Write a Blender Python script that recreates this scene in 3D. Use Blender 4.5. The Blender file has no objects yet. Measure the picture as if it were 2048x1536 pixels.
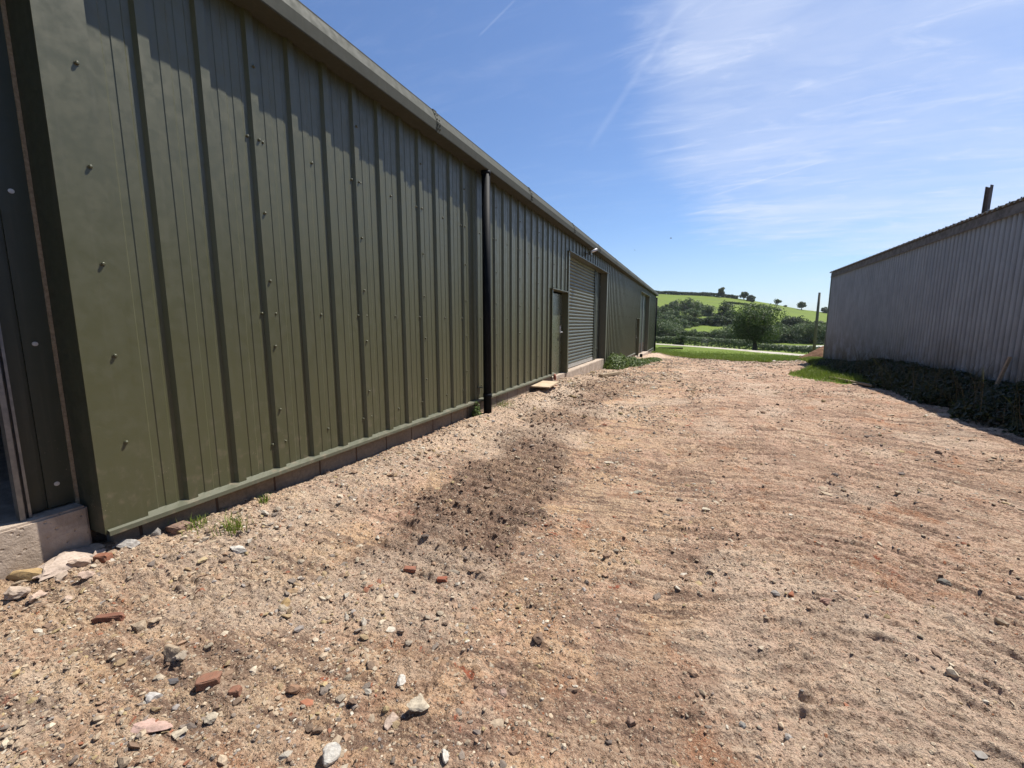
import bpy, bmesh, math, random
import numpy as np
from mathutils import Vector
random.seed(7); RNG = np.random.default_rng(11)
S = bpy.context.scene
R = math.radians
# ------------------------------------------------------------------ camera
EYE = 1.5
cd = bpy.data.cameras.new('camera'); cam = bpy.data.objects.new('camera', cd); S.collection.objects.link(cam)
cd.sensor_width = 36; cd.lens = 36 * 850 / 2048; cd.clip_start = 0.05; cd.clip_end = 6000
cam.location = (0, 0, EYE); cam.rotation_euler = (R(90 - 8.036), 0, R(23.204)); S.camera = cam
# ------------------------------------------------------------------ sun and sky
SUN = Vector((.32, .48, 1.0)).normalized()
SEL = math.asin(SUN.z); SAZ = math.atan2(SUN.x, SUN.y)
sd = bpy.data.lights.new('sun', 'SUN'); sd.energy = 5.0; sd.angle = R(.55); sd.color = (1, .95, .87)
so = bpy.data.objects.new('sun', sd); S.collection.objects.link(so)
so.rotation_euler = (-SUN).to_track_quat('-Z', 'Y').to_euler()
S.view_settings.view_transform = 'Standard'; S.view_settings.look = 'None'
S.view_settings.gamma = 1; S.view_settings.exposure = 0.62
W = bpy.data.worlds.new('World'); S.world = W; W.use_nodes = True


class NT:
    """small node-tree helper"""
    def __init__(s, t): s.t = t; s.n = t.nodes; s.l = t.links
    def new(s, typ, **k):
        n = s.n.new(typ)
        for a, b in k.items(): setattr(n, a, b)
        return n
    def put(s, sock, v):
        if isinstance(v, bpy.types.NodeSocket): s.l.new(v, sock)
        elif v is not None:
            if isinstance(v, (tuple, list)) and len(v) == 3 and sock.type == 'RGBA': v = (*v, 1)
            sock.default_value = v
    def math(s, op, a, b=None, c=None, clamp=False):
        n = s.new('ShaderNodeMath', operation=op, use_clamp=clamp)
        s.put(n.inputs[0], a)
        if b is not None: s.put(n.inputs[1], b)
        if c is not None: s.put(n.inputs[2], c)
        return n.outputs[0]
    def vm(s, op, a, b=None, out=0):
        n = s.new('ShaderNodeVectorMath', operation=op)
        s.put(n.inputs[0], a)
        if b is not None: s.put(n.inputs[3] if op == 'SCALE' else n.inputs[1], b)
        return n.outputs['Value'] if op in ('DOT_PRODUCT', 'LENGTH') else n.outputs[0]
    def mix(s, f, a, b, blend='MIX'):
        n = s.new('ShaderNodeMix', data_type='RGBA', blend_type=blend)
        s.put(n.inputs[0], f); s.put(n.inputs[6], a); s.put(n.inputs[7], b); return n.outputs[2]
    def ramp(s, f, lo, hi, a=0., b=1.):
        n = s.new('ShaderNodeMapRange', interpolation_type='SMOOTHSTEP'); s.put(n.inputs[0], f)
        s.put(n.inputs[1], lo); s.put(n.inputs[2], hi); s.put(n.inputs[3], a); s.put(n.inputs[4], b); return n.outputs[0]
    def noise(s, vec, scale, detail=4., rough=.55, dist=0., out=0):
        n = s.new('ShaderNodeTexNoise'); s.put(n.inputs['Vector'], vec); n.inputs['Scale'].default_value = scale
        n.inputs['Detail'].default_value = detail; n.inputs['Roughness'].default_value = rough
        n.inputs['Distortion'].default_value = dist; return n.outputs[out]
    def voro(s, vec, scale, feature='F1'):
        n = s.new('ShaderNodeTexVoronoi', feature=feature); s.put(n.inputs['Vector'], vec); n.inputs['Scale'].default_value = scale
        return n
    def mapping(s, vec, scale=(1, 1, 1), rot=(0, 0, 0), loc=(0, 0, 0)):
        n = s.new('ShaderNodeMapping'); s.put(n.inputs[0], vec); n.inputs['Scale'].default_value = scale
        n.inputs['Rotation'].default_value = rot; n.inputs['Location'].default_value = loc; return n.outputs[0]


def build_world():
    t = NT(W.node_tree); t.n.clear()
    out = t.new('ShaderNodeOutputWorld'); bg = t.new('ShaderNodeBackground')
    sky = t.new('ShaderNodeTexSky', sky_type='NISHITA'); sky.sun_disc = False
    sky.sun_elevation = SEL; sky.sun_rotation = SAZ; sky.altitude = 100
    sky.air_density = 1.0; sky.dust_density = .6; sky.ozone_density = 2.2
    g = t.new('ShaderNodeTexCoord').outputs['Generated']
    sp = t.new('ShaderNodeSeparateXYZ'); t.put(sp.inputs[0], g)
    den = t.math('ADD', t.math('MAXIMUM', sp.outputs[2], 0.), .12)
    cx = t.math('DIVIDE', sp.outputs[0], den); cy = t.math('DIVIDE', sp.outputs[1], den)
    cb = t.new('ShaderNodeCombineXYZ'); t.put(cb.inputs[0], cx); t.put(cb.inputs[1], cy); v = cb.outputs[0]
    st = t.mapping(v, scale=(.55, 1.7, 1), rot=(0, 0, R(-38)))
    wisps = t.noise(st, 1.5, 9, .6, .55)
    soft = t.noise(v, .9, 4, .5, .3)
    fine = t.noise(t.mapping(v, scale=(1., 3.4, 1), rot=(0, 0, R(-52))), 3.2, 8, .65, .8)
    # a broad veil of cirrus in the part of the sky to the right of the sheds
    d = Vector((.295, .835, .465)).normalized()
    veil = t.ramp(t.math('ADD', t.vm('DOT_PRODUCT', g, tuple(d)), t.math('MULTIPLY', t.math('SUBTRACT', t.math('ADD', soft, t.math('MULTIPLY', fine, .5)), .75), .10)), .895, .955)
    m = t.math('MULTIPLY', t.ramp(t.math('ADD', t.math('MULTIPLY', wisps, .6), t.math('MULTIPLY', soft, .5)), .36, .70, .34, 1.), veil)
    m2 = t.math('MULTIPLY', t.ramp(fine, .46, .85), t.math('ADD', t.math('MULTIPLY', veil, .5), .10))
    m3 = t.math('MULTIPLY', t.ramp(wisps, .55, .85), .25)
    m = t.math('ADD', t.math('MULTIPLY', m, .80), t.math('ADD', m2, m3), clamp=True)
    low = t.ramp(sp.outputs[2], .0, .22, .30, 0.)
    m = t.math('MAXIMUM', m, low)
    # vapour trails, and a lens flare streak drawn the same way
    def trail_or_flare(a, b, w, s):
        a = Vector(a).normalized(); b = Vector(b).normalized(); n = a.cross(b).normalized(); c = (a + b).normalized(); r = a.dot(c)
        line = t.ramp(t.math('ABSOLUTE', t.vm('DOT_PRODUCT', g, tuple(n))), 0., w, 1., 0.)
        ext = t.ramp(t.vm('DOT_PRODUCT', g, tuple(c)), r, r + (1 - r) * .5)
        return t.math('MULTIPLY', t.math('MULTIPLY', line, ext), s)
    m = t.math('ADD', m, trail_or_flare(TR1[0], TR1[1], .0018, .26), clamp=True)
    m = t.math('ADD', m, trail_or_flare(TR2[0], TR2[1], .0030, .16), clamp=True)
    m = t.math('ADD', m, trail_or_flare((-.0407, .8404, .5405), (-.228, .9113, .3427), .010, .13), clamp=True)  # soft lens flare streak painted into the sky colour
    col = t.mix(t.math('MULTIPLY', m, .66), t.mix(1., sky.outputs[0], (.80, .93, 1.13), 'MULTIPLY'), (6.3, 6.9, 8.4))
    t.put(bg.inputs[0], col); bg.inputs[1].default_value = .083
    t.l.new(bg.outputs[0], out.inputs[0])
TR1 = ((.0053, .9685, .2489), (.2013, .9376, .2835))
TR2 = ((-.3942, .7603, .5163), (-.3169, .7635, .5628))
build_world()

# ------------------------------------------------------------------ helpers
def link(o):
    S.collection.objects.link(o); return o
def tag(o, label=None, cat=None, group=None, kind=None):
    if label: o['label'] = label
    if cat: o['category'] = cat
    if group: o['group'] = group
    if kind: o['kind'] = kind
    return o
def empty(name, loc=(0, 0, 0), rz=0.):
    o = bpy.data.objects.new(name, None); link(o); o.location = loc; o.rotation_euler = (0, 0, rz); o.empty_display_size = .2
    return o
def mesh_np(name, V, F, mat, parent=None, smooth=False, attrs=None):
    """V (n,3); F (m,k) ints; attrs: name -> (n,) floats or (n,3) colours"""
    V = np.asarray(V, np.float32); F = np.asarray(F, np.int32)
    me = bpy.data.meshes.new(name); k = F.shape[1]
    me.vertices.add(len(V)); me.vertices.foreach_set('co', V.ravel())
    me.loops.add(F.size); me.loops.foreach_set('vertex_index', F.ravel())
    me.polygons.add(len(F)); me.polygons.foreach_set('loop_start', np.arange(0, F.size, k, dtype=np.int32))
    me.update(calc_edges=True)
    me.polygons.foreach_set('use_smooth', np.full(len(F), smooth))
    for a, d in (attrs or {}).items():
        d = np.asarray(d, np.float32)
        if d.ndim == 1:
            at = me.attributes.new(a, 'FLOAT', 'POINT'); at.data.foreach_set('value', d)
        else:
            at = me.attributes.new(a, 'FLOAT_COLOR', 'POINT'); at.data.foreach_set('color', np.c_[d, np.ones(len(d))].astype(np.float32).ravel())
    me.materials.append(mat)
    o = bpy.data.objects.new(name, me); link(o)
    if parent: o.parent = parent
    return o
class MB:
    """collects polygons into one mesh"""
    def __init__(s): s.bm = bmesh.new()
    def poly(s, pts):
        return s.bm.faces.new([s.bm.verts.new(p) for p in pts])
    def box(s, x0, x1, y0, y1, z0, z1, bev=0):
        vs = [s.bm.verts.new(p) for p in ((x0, y0, z0), (x1, y0, z0), (x1, y1, z0), (x0, y1, z0), (x0, y0, z1), (x1, y0, z1), (x1, y1, z1), (x0, y1, z1))]
        fs = [s.bm.faces.new([vs[i] for i in q]) for q in ((3, 2, 1, 0), (4, 5, 6, 7), (0, 1, 5, 4), (1, 2, 6, 5), (2, 3, 7, 6), (3, 0, 4, 7))]
        if bev:
            es = list({e for f in fs for e in f.edges}); bmesh.ops.bevel(s.bm, geom=es, offset=bev, segments=2, affect='EDGES')
        return s
    def tube(s, pts, r, n=12, cap=True):
        rings = []
        for i, p in enumerate(pts):
            p = Vector(p); a = Vector(pts[max(i - 1, 0)]); b = Vector(pts[min(i + 1, len(pts) - 1)]); d = (b - a).normalized()
            u = d.cross(Vector((0, 0, 1)) if abs(d.z) < .9 else Vector((0, 1, 0))).normalized(); w = d.cross(u)
            rr = r[i] if isinstance(r, (list, tuple)) else r
            rings.append([s.bm.verts.new(p + (u * math.cos(t) + w * math.sin(t)) * rr) for t in (2 * math.pi * k / n for k in range(n))])
        for a, b in zip(rings, rings[1:]):
            for k in range(n):
                f = s.bm.faces.new((a[k], a[(k + 1) % n], b[(k + 1) % n], b[k])); f.smooth = True
        if cap: s.bm.faces.new(rings[0][::-1]); s.bm.faces.new(rings[-1])
        return s
    def strip(s, prof, y0, y1):
        """sweep an XZ outline along Y"""
        a = [s.bm.verts.new((x, y0, z)) for x, z in prof]; b = [s.bm.verts.new((x, y1, z)) for x, z in prof]
        for i in range(len(prof) - 1): s.bm.faces.new((a[i], a[i + 1], b[i + 1], b[i]))
        return s
    def build(s, name, mat, parent=None, loc=None):
        bmesh.ops.recalc_face_normals(s.bm, faces=s.bm.faces[:])
        me = bpy.data.meshes.new(name); s.bm.to_mesh(me); s.bm.free(); me.materials.append(mat)
        o = bpy.data.objects.new(name, me); link(o)
        if parent: o.parent = parent
        if loc: o.location = loc
        return o

# value noise in numpy
_T = np.random.default_rng(5).random((256, 256)).astype(np.float32)
def vn(x, y):
    xi = np.floor(x).astype(int); yi = np.floor(y).astype(int); fx = x - xi; fy = y - yi
    fx = fx * fx * (3 - 2 * fx); fy = fy * fy * (3 - 2 * fy); x0 = xi & 255; x1 = (xi + 1) & 255; y0 = yi & 255; y1 = (yi + 1) & 255
    return (_T[x0, y0] * (1 - fx) + _T[x1, y0] * fx) * (1 - fy) + (_T[x0, y1] * (1 - fx) + _T[x1, y1] * fx) * fy
def fbm(x, y, s, o=4, g=.5):
    t = 0; a = 1; n = 0
    for i in range(o):
        t = t + a * vn(x / s + 17.3 * i + 3, y / s - 9.1 * i + 40); n += a; a *= g; s *= .5
        x, y = x * .8 - y * .6, x * .6 + y * .8
    return t / n
def sst(e0, e1, x):
    t = np.clip((x - e0) / (e1 - e0), 0, 1); return t * t * (3 - 2 * t)

# ------------------------------------------------------------------ land form
def far_z(X, Y):
    Yp = Y + 1.2 * np.clip(X, -45, 45)
    z = np.interp(Yp, [-40, 20, 33, 45, 55, 63, 76, 90, 110, 140], [0, -.15, -.62, -.95, -1.2, -1.47, -2.1, -2.6, -3.2, -3.6])
    r = np.hypot(X, Y); az = np.degrees(np.arctan2(X, Y))
    el = np.interp(az, [-180, -60, -30, -12, -4.5, 0, 3, 5.1, 8.1, 10.5, 13.2, 25, 60, 180], [.02, .05, .085, .078, .0655, .061, .0555, .049, .0385, .0282, .0198, .008, .02, .02])
    el = el + (fbm(az * 1.0, az * 0, 2.0, 3) - .5) * .0012
    top = 1.5 + 400 * el
    t = np.clip((r - 112) / (400 - 112), 0, 1.0); s = t ** 1.25 * (1 - .12 * np.sin(t * math.pi))
    zh = z + (top - z) * s + (fbm(X, Y, 60, 3) - .5) * 3 * np.sin(t * math.pi)
    return np.where(r > 405, top - (r - 405) * .12, zh)
def base_z(X, Y):
    X = np.asarray(X, float); Y = np.asarray(Y, float)
    zw = np.interp(Y, [-8, 1.2, 3, 6, 9.2, 10.5, 12.5, 15.5, 18, 24, 30, 36, 45], [.2, .17, .12, .12, .16, .13, .03, -.1, -.2, -.36, -.56, -.74, -.95])
    zr = np.interp(Y, [-8, 0, 12, 18, 22, 26, 36, 45], [0, 0, 0, -.03, -.06, -.3, -.75, -1.05])
    zm = np.interp(Y, [-8, 0, 12, 18, 24, 36, 45], [0, -.01, -.03, -.12, -.27, -.72, -1.0])
    a = sst(-3.0, -1.2, X); b = sst(2.5, 5.0, X)
    z = zw * (1 - a) + zm * a; z = z * (1 - b) + zr * b
    f = sst(30, 44, Y)
    return z * (1 - f) + far_z(X, Y) * f
def blob(X, Y, cx, cy, rx, ry, rot=0., soft=.35):
    c, s = math.cos(rot), math.sin(rot); dx = X - cx; dy = Y - cy
    d = np.sqrt(((dx * c + dy * s) / rx) ** 2 + ((-dx * s + dy * c) / ry) ** 2)
    return sst(1 + soft, 1 - soft, d + (fbm(X, Y, .5, 5, .65) - .5) * 2.2)
def clod_mask(X, Y):
    """churned strip left by a tracked machine, left of the middle of the yard"""
    cx = np.interp(Y, [1.2, 2.3, 4.2, 6.5, 9, 12], [-1.35, -1.50, -1.62, -1.95, -2.0, -1.7]); w = np.interp(Y, [1.2, 1.9, 3.0, 4.5, 6.5, 9, 12], [.30, .42, .52, .48, .50, .62, .7])
    e = np.abs(X - cx) / w + (fbm(X, Y, .30, 5, .68) - .5) * 1.3 + (fbm(X + 60, Y, 1.0, 3) - .5) * 1.7
    m = sst(1.15, .75, e) * sst(1.2, 2.5, Y + (fbm(X, Y, .4, 4) - .5) * 1.5) * (1 - sst(11, 13.5, Y))
    return np.maximum(m * np.interp(Y, [1, 2.5, 5.0, 6.5, 12], [.4, .95, .85, .6, .45]), .55 * sst(1.1, .7, np.hypot((X + 1.8) / .30, (Y - .98) / .16) + (fbm(X, Y, .2, 4) - .5) * 1.6))
def streak(X, Y):
    """tread marks lying across the wheel lines, swinging round towards the right"""
    ang = -.62 * sst(.1, 1.8, X) * (1 - .5 * sst(3, 8, Y)) + .12 * (1 - sst(.1, 1.5, X)); c, sn = np.cos(ang), np.sin(ang); dx = X - 1.2; dy = Y - 3
    u = dx * c + dy * sn; v = -dx * sn + dy * c
    wv = .9 + .25 * sst(4, 12, Y)
    a = fbm(u / (.34 * wv) + 5, v / (.040 * wv) + 11, 1, 5, .66); b = fbm(u / (.9 * wv) - 7, v / (.12 * wv) + 2, 1, 3, .55)
    return .70 * a + .30 * b
def ground_z(X, Y, fine=True):
    X = np.asarray(X, float); Y = np.asarray(Y, float)
    z = base_z(X, Y)
    near = 1 - sst(18, 32, Y)
    z = z + (fbm(X, Y, 1.6, 3) - .5) * .09 * near
    if fine:
        d = fbm(X, Y, .34, 4, .55) - .5
        z = z + d * .050 * near
        cm = clod_mask(X, Y)
        n = np.abs(fbm(X + 9, Y, .17, 4, .6) - .5) * 2
        z = z + cm * ((1 - n) * .038 - .02)
        # tread marks across the wheel lines, and the wheel lines themselves
        st = streak(X, Y); where = np.maximum(sst(-.9, .3, X) * (.45 + .9 * sst(.4, .6, fbm(X, Y + 30, 1.1, 3))), .25); z = z + (st - .5) * .078 * where * near
        th = Y * (2 * math.pi / .15) + X * 1.5 + fbm(X, Y, .6, 3) * 6; z = z + near * cm * .018 * np.sin(th)
        for cx, w in ((-.1, .28), (1.7, .32), (3.0, .3)):
            z = z - np.exp(-((X + .12 * np.sin(Y * .5) - cx) / w) ** 2) * .032 * near
        z = z + (fbm(X, Y, .075, 3, .65) - .5) * .026 * near * (.5 + fbm(X + 3, Y, .9, 2))
        z = z + .035 * np.exp(-((X + 3.05) / .25) ** 2 - ((Y - 1.0) / .35) ** 2)
        # crumbs and bedded pebbles
        dn = .35 + .9 * sst(.4, .62, fbm(X + 31, Y, .7, 4)) + .6 * sst(-.6, -1.6, X)
        for q, (sc, hh) in enumerate(((.050, .008), (.026, .007), (.015, .005))):
            z = z + sst(.60, .80, vn(X / sc + 7 * q, Y / sc + 3)) * hh * dn * near
        # loose rubble bank kicked up against the plinth
        z = z + np.exp(-((X + 2.75) / .22) ** 2) * (.03 + .05 * fbm(X, Y, .15, 3)) * sst(.9, 1.6, Y) * (1 - sst(9, 12, Y))
        z = z + np.exp(-((X + 2.3) / .5) ** 2) * .10 * fbm(X, Y, .25, 3) * sst(16, 20, Y) * (1 - sst(30, 36, Y))
    return z
def gz(x, y): return float(ground_z(np.array([x]), np.array([y]))[0])

# ------------------------------------------------------------------ materials
def mat(name):
    m = bpy.data.materials.new(name); m.use_nodes = True; t = NT(m.node_tree); t.n.clear()
    out = t.new('ShaderNodeOutputMaterial'); p = t.new('ShaderNodeBsdfPrincipled'); t.l.new(p.outputs[0], out.inputs[0])
    return m, t, p, t.new('ShaderNodeTexCoord').outputs['Object']
def bump(t, p, h, dist=.01, strength=1.):
    b = t.new('ShaderNodeBump'); b.inputs['Strength'].default_value = strength; b.inputs['Distance'].default_value = dist
    t.put(b.inputs['Height'], h); t.l.new(b.outputs[0], p.inputs['Normal'])
def simple(name, c1, c2, scale=8., rough=.6, metal=0., bscale=60., bd=.001, spec=.5, stretch=(1, 1, 1)):
    m, t, p, oc = mat(name); v = t.mapping(oc, scale=stretch)
    f = t.ramp(t.noise(v, scale, 6, .6), .35, .65)
    c1 = tuple(v * .74 for v in c1); c2 = tuple(v * .74 for v in c2)
    t.put(p.inputs['Base Color'], t.mix(f, c1, c2)); p.inputs['Roughness'].default_value = rough; p.inputs['Metallic'].default_value = metal
    p.inputs['Specular IOR Level'].default_value = spec
    if bd: bump(t, p, t.noise(v, bscale, 4, .6), bd)
    return m
def coated(name, c, dust=.5, rough=.42, spec=.6):
    m, t, p, oc = mat(name); c = tuple(v * .72 for v in c)
    big = t.noise(oc, .9, 3, .5); sm = t.noise(oc, 14, 5, .6)
    streak = t.noise(t.mapping(oc, scale=(6, 6, .35)), 4, 5, .6)
    col = t.mix(t.ramp(big, .35, .65), tuple(x * .96 for x in c), tuple(x * 1.04 for x in c))
    col = t.mix(t.ramp(streak, .5, .8, 0, .22), col, (.125, .115, .08))
    sp = t.new('ShaderNodeSeparateXYZ'); t.put(sp.inputs[0], oc)
    lowb = t.ramp(sp.outputs[2], .3, 1.2, 1., 0.)
    dirt = t.math('MULTIPLY', t.ramp(sm, .50, .78), t.math('MULTIPLY', lowb, dust))
    col = t.mix(dirt, col, (.19, .145, .095))
    vs = t.voro(oc, 55); spk = t.math('MULTIPLY', t.ramp(vs.outputs['Distance'], .10, .17, 1., 0.), t.ramp(t.noise(oc, 5, 3), .52, .7))
    col = t.mix(t.math('MULTIPLY', spk, t.math('ADD', t.math('MULTIPLY', lowb, .85), .06)), col, (.32, .27, .19))
    t.put(p.inputs['Base Color'], col)
    t.put(p.inputs['Roughness'], t.ramp(sm, .3, .75, rough - .08, rough + .10)); p.inputs['Specular IOR Level'].default_value = spec
    bump(t, p, t.math('ADD', t.noise(oc, 2.2, 2, .4), t.math('MULTIPLY', t.noise(oc, 220, 2), .03)), .002)
    return m

M = {}
GREEN = (.100, .101, .050)
M['green'] = coated('olive_coated_steel', GREEN)
M['flash'] = coated('olive_flashing', (.125, .128, .085), .8, .45)
M['gutter'] = coated('gutter_steel', (.082, .085, .068), .2, .75, .15)
M['door'] = coated('door_paint', (.115, .125, .078), .5, .32)
M['shutter'] = coated('shutter_slats', (.105, .118, .085), .3, .45)
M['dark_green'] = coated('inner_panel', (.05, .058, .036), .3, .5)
M['black'] = simple('black_pipe', (.007, .009, .013), (.012, .014, .018), 4, .6, bd=.0004, spec=.08)
M['galv'] = simple('galvanised', (.30, .31, .32), (.40, .41, .41), 22, .42, .8, 90, .0003)
M['bar'] = simple('bottom_bar', (.5, .5, .47), (.62, .6, .56), 12, .45, .3, 90, .0003)
M['timber'] = simple('weathered_timber', (.34, .26, .17), (.48, .38, .26), 5, .85, bscale=30, bd=.004, stretch=(1, 12, 12), spec=.2)
M['paletimber'] = simple('pale_board', (.55, .42, .27), (.66, .52, .36), 5, .85, bscale=40, bd=.003, spec=.2)
M['redpipe'] = simple('clay_pipe', (.33, .10, .05), (.45, .16, .09), 14, .7, bd=.001)
M['dark'] = simple('dark_void', (.02, .02, .02), (.035, .03, .03), 4, .9)
M['washer'] = simple('washer_steel', (.75, .75, .72), (.85, .85, .82), 30, .35, .3, bd=0)
M['steelpost'] = simple('rusty_section', (.16, .12, .10), (.25, .19, .155), 12, .75, .1, 70, .002)
M['pole'] = simple('creosoted_pole', (.15, .13, .10), (.24, .20, .15), 3, .85, stretch=(8, 8, 1), bscale=20, bd=.01)
M['soil'] = simple('brown_soil', (.19, .10, .06), (.28, .16, .095), 5, .95, bscale=9, bd=.06, spec=.1)
M['lamp_white'] = simple('lamp_shell', (.7, .7, .7), (.8, .8, .8), 5, .4, bd=0)

def m_blocks():
    m, t, p, oc = mat('dense_blocks')
    sp = t.new('ShaderNodeSeparateXYZ'); t.put(sp.inputs[0], oc)
    n = t.noise(oc, 30, 6, .7); n2 = t.noise(oc, 2.3, 3)
    idx = t.math('FLOOR', t.math('DIVIDE', sp.outputs[1], .45)); wn = t.new('ShaderNodeTexWhiteNoise', noise_dimensions='1D'); t.put(wn.inputs['W'], idx)
    col = t.mix(t.ramp(n, .3, .7), (.27, .215, .15), (.40, .32, .23)); col = t.mix(t.math('MULTIPLY', wn.outputs[0], .45), col, (.30, .27, .24))
    col = t.mix(t.ramp(n2, .45, .75, 0, .5), col, (.20, .15, .11))
    fr = t.math('ABSOLUTE', t.math('SUBTRACT', t.math('FRACT', t.math('DIVIDE', sp.outputs[1], .45)), .5))
    j = t.ramp(fr, .478, .49)
    col = t.mix(j, col, (.16, .10, .07))
    t.put(p.inputs['Base Color'], t.mix(1., col, (0.74, 0.74, 0.74), 'MULTIPLY')); p.inputs['Roughness'].default_value = .92; p.inputs['Specular IOR Level'].default_value = .2
    bump(t, p, t.math('SUBTRACT', n, t.math('MULTIPLY', j, 2.)), .006); return m
M['block'] = m_blocks()
def m_concrete():
    m, t, p, oc = mat('cast_concrete'); n = t.noise(oc, 6, 7, .62, .6); n2 = t.noise(t.mapping(oc, scale=(1, .6, 3)), 12, 6, .6)
    col = t.mix(t.ramp(n, .3, .7), (.42, .335, .26), (.66, .54, .43)); col = t.mix(t.ramp(n2, .55, .8, 0, .6), col, (.24, .19, .15))
    t.put(p.inputs['Base Color'], t.mix(1., col, (0.74, 0.74, 0.74), 'MULTIPLY')); p.inputs['Roughness'].default_value = .9; p.inputs['Specular IOR Level'].default_value = .25
    h = t.math('ADD', t.noise(oc, 18, 7, .7), t.math('MULTIPLY', t.ramp(t.voro(oc, 24).outputs['Distance'], .08, .22), .5)); bump(t, p, h, .012); return m
M['concrete'] = m_concrete()
def m_barn():
    m, t, p, oc = mat('weathered_fibre_cement')
    v = t.mapping(oc, scale=(1, 1, .25)); n = t.noise(v, 6, 7, .65); n2 = t.noise(oc, 1.1, 4, .6); st = t.noise(t.mapping(oc, scale=(2, 5, .12)), 5, 6, .65)
    col = t.mix(t.ramp(n, .3, .7), (.225, .252, .262), (.285, .318, .33)); col = t.mix(t.ramp(n2, .45, .7, 0, .5), col, (.205, .232, .245))
    col = t.mix(t.ramp(st, .5, .75, 0, .3), col, (.17, .165, .155))
    sp = t.new('ShaderNodeSeparateXYZ'); t.put(sp.inputs[0], oc)
    low = t.math('MULTIPLY', t.ramp(sp.outputs[2], .1, 1.7, 1., 0.), t.ramp(t.noise(oc, 2.5, 5), .3, .6))
    col = t.mix(t.math('MULTIPLY', low, .75), col, (.12, .105, .075))
    t.put(p.inputs['Base Color'], col); p.inputs['Roughness'].default_value = .85; p.inputs['Specular IOR Level'].default_value = .25
    bump(t, p, t.noise(oc, 60, 5, .7), .003); return m
M['barn'] = m_barn()
M['barnroof'] = simple('barn_roof_sheet', (.13, .125, .11), (.22, .21, .19), 7, .9, bscale=40, bd=.004, spec=.2)

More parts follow.
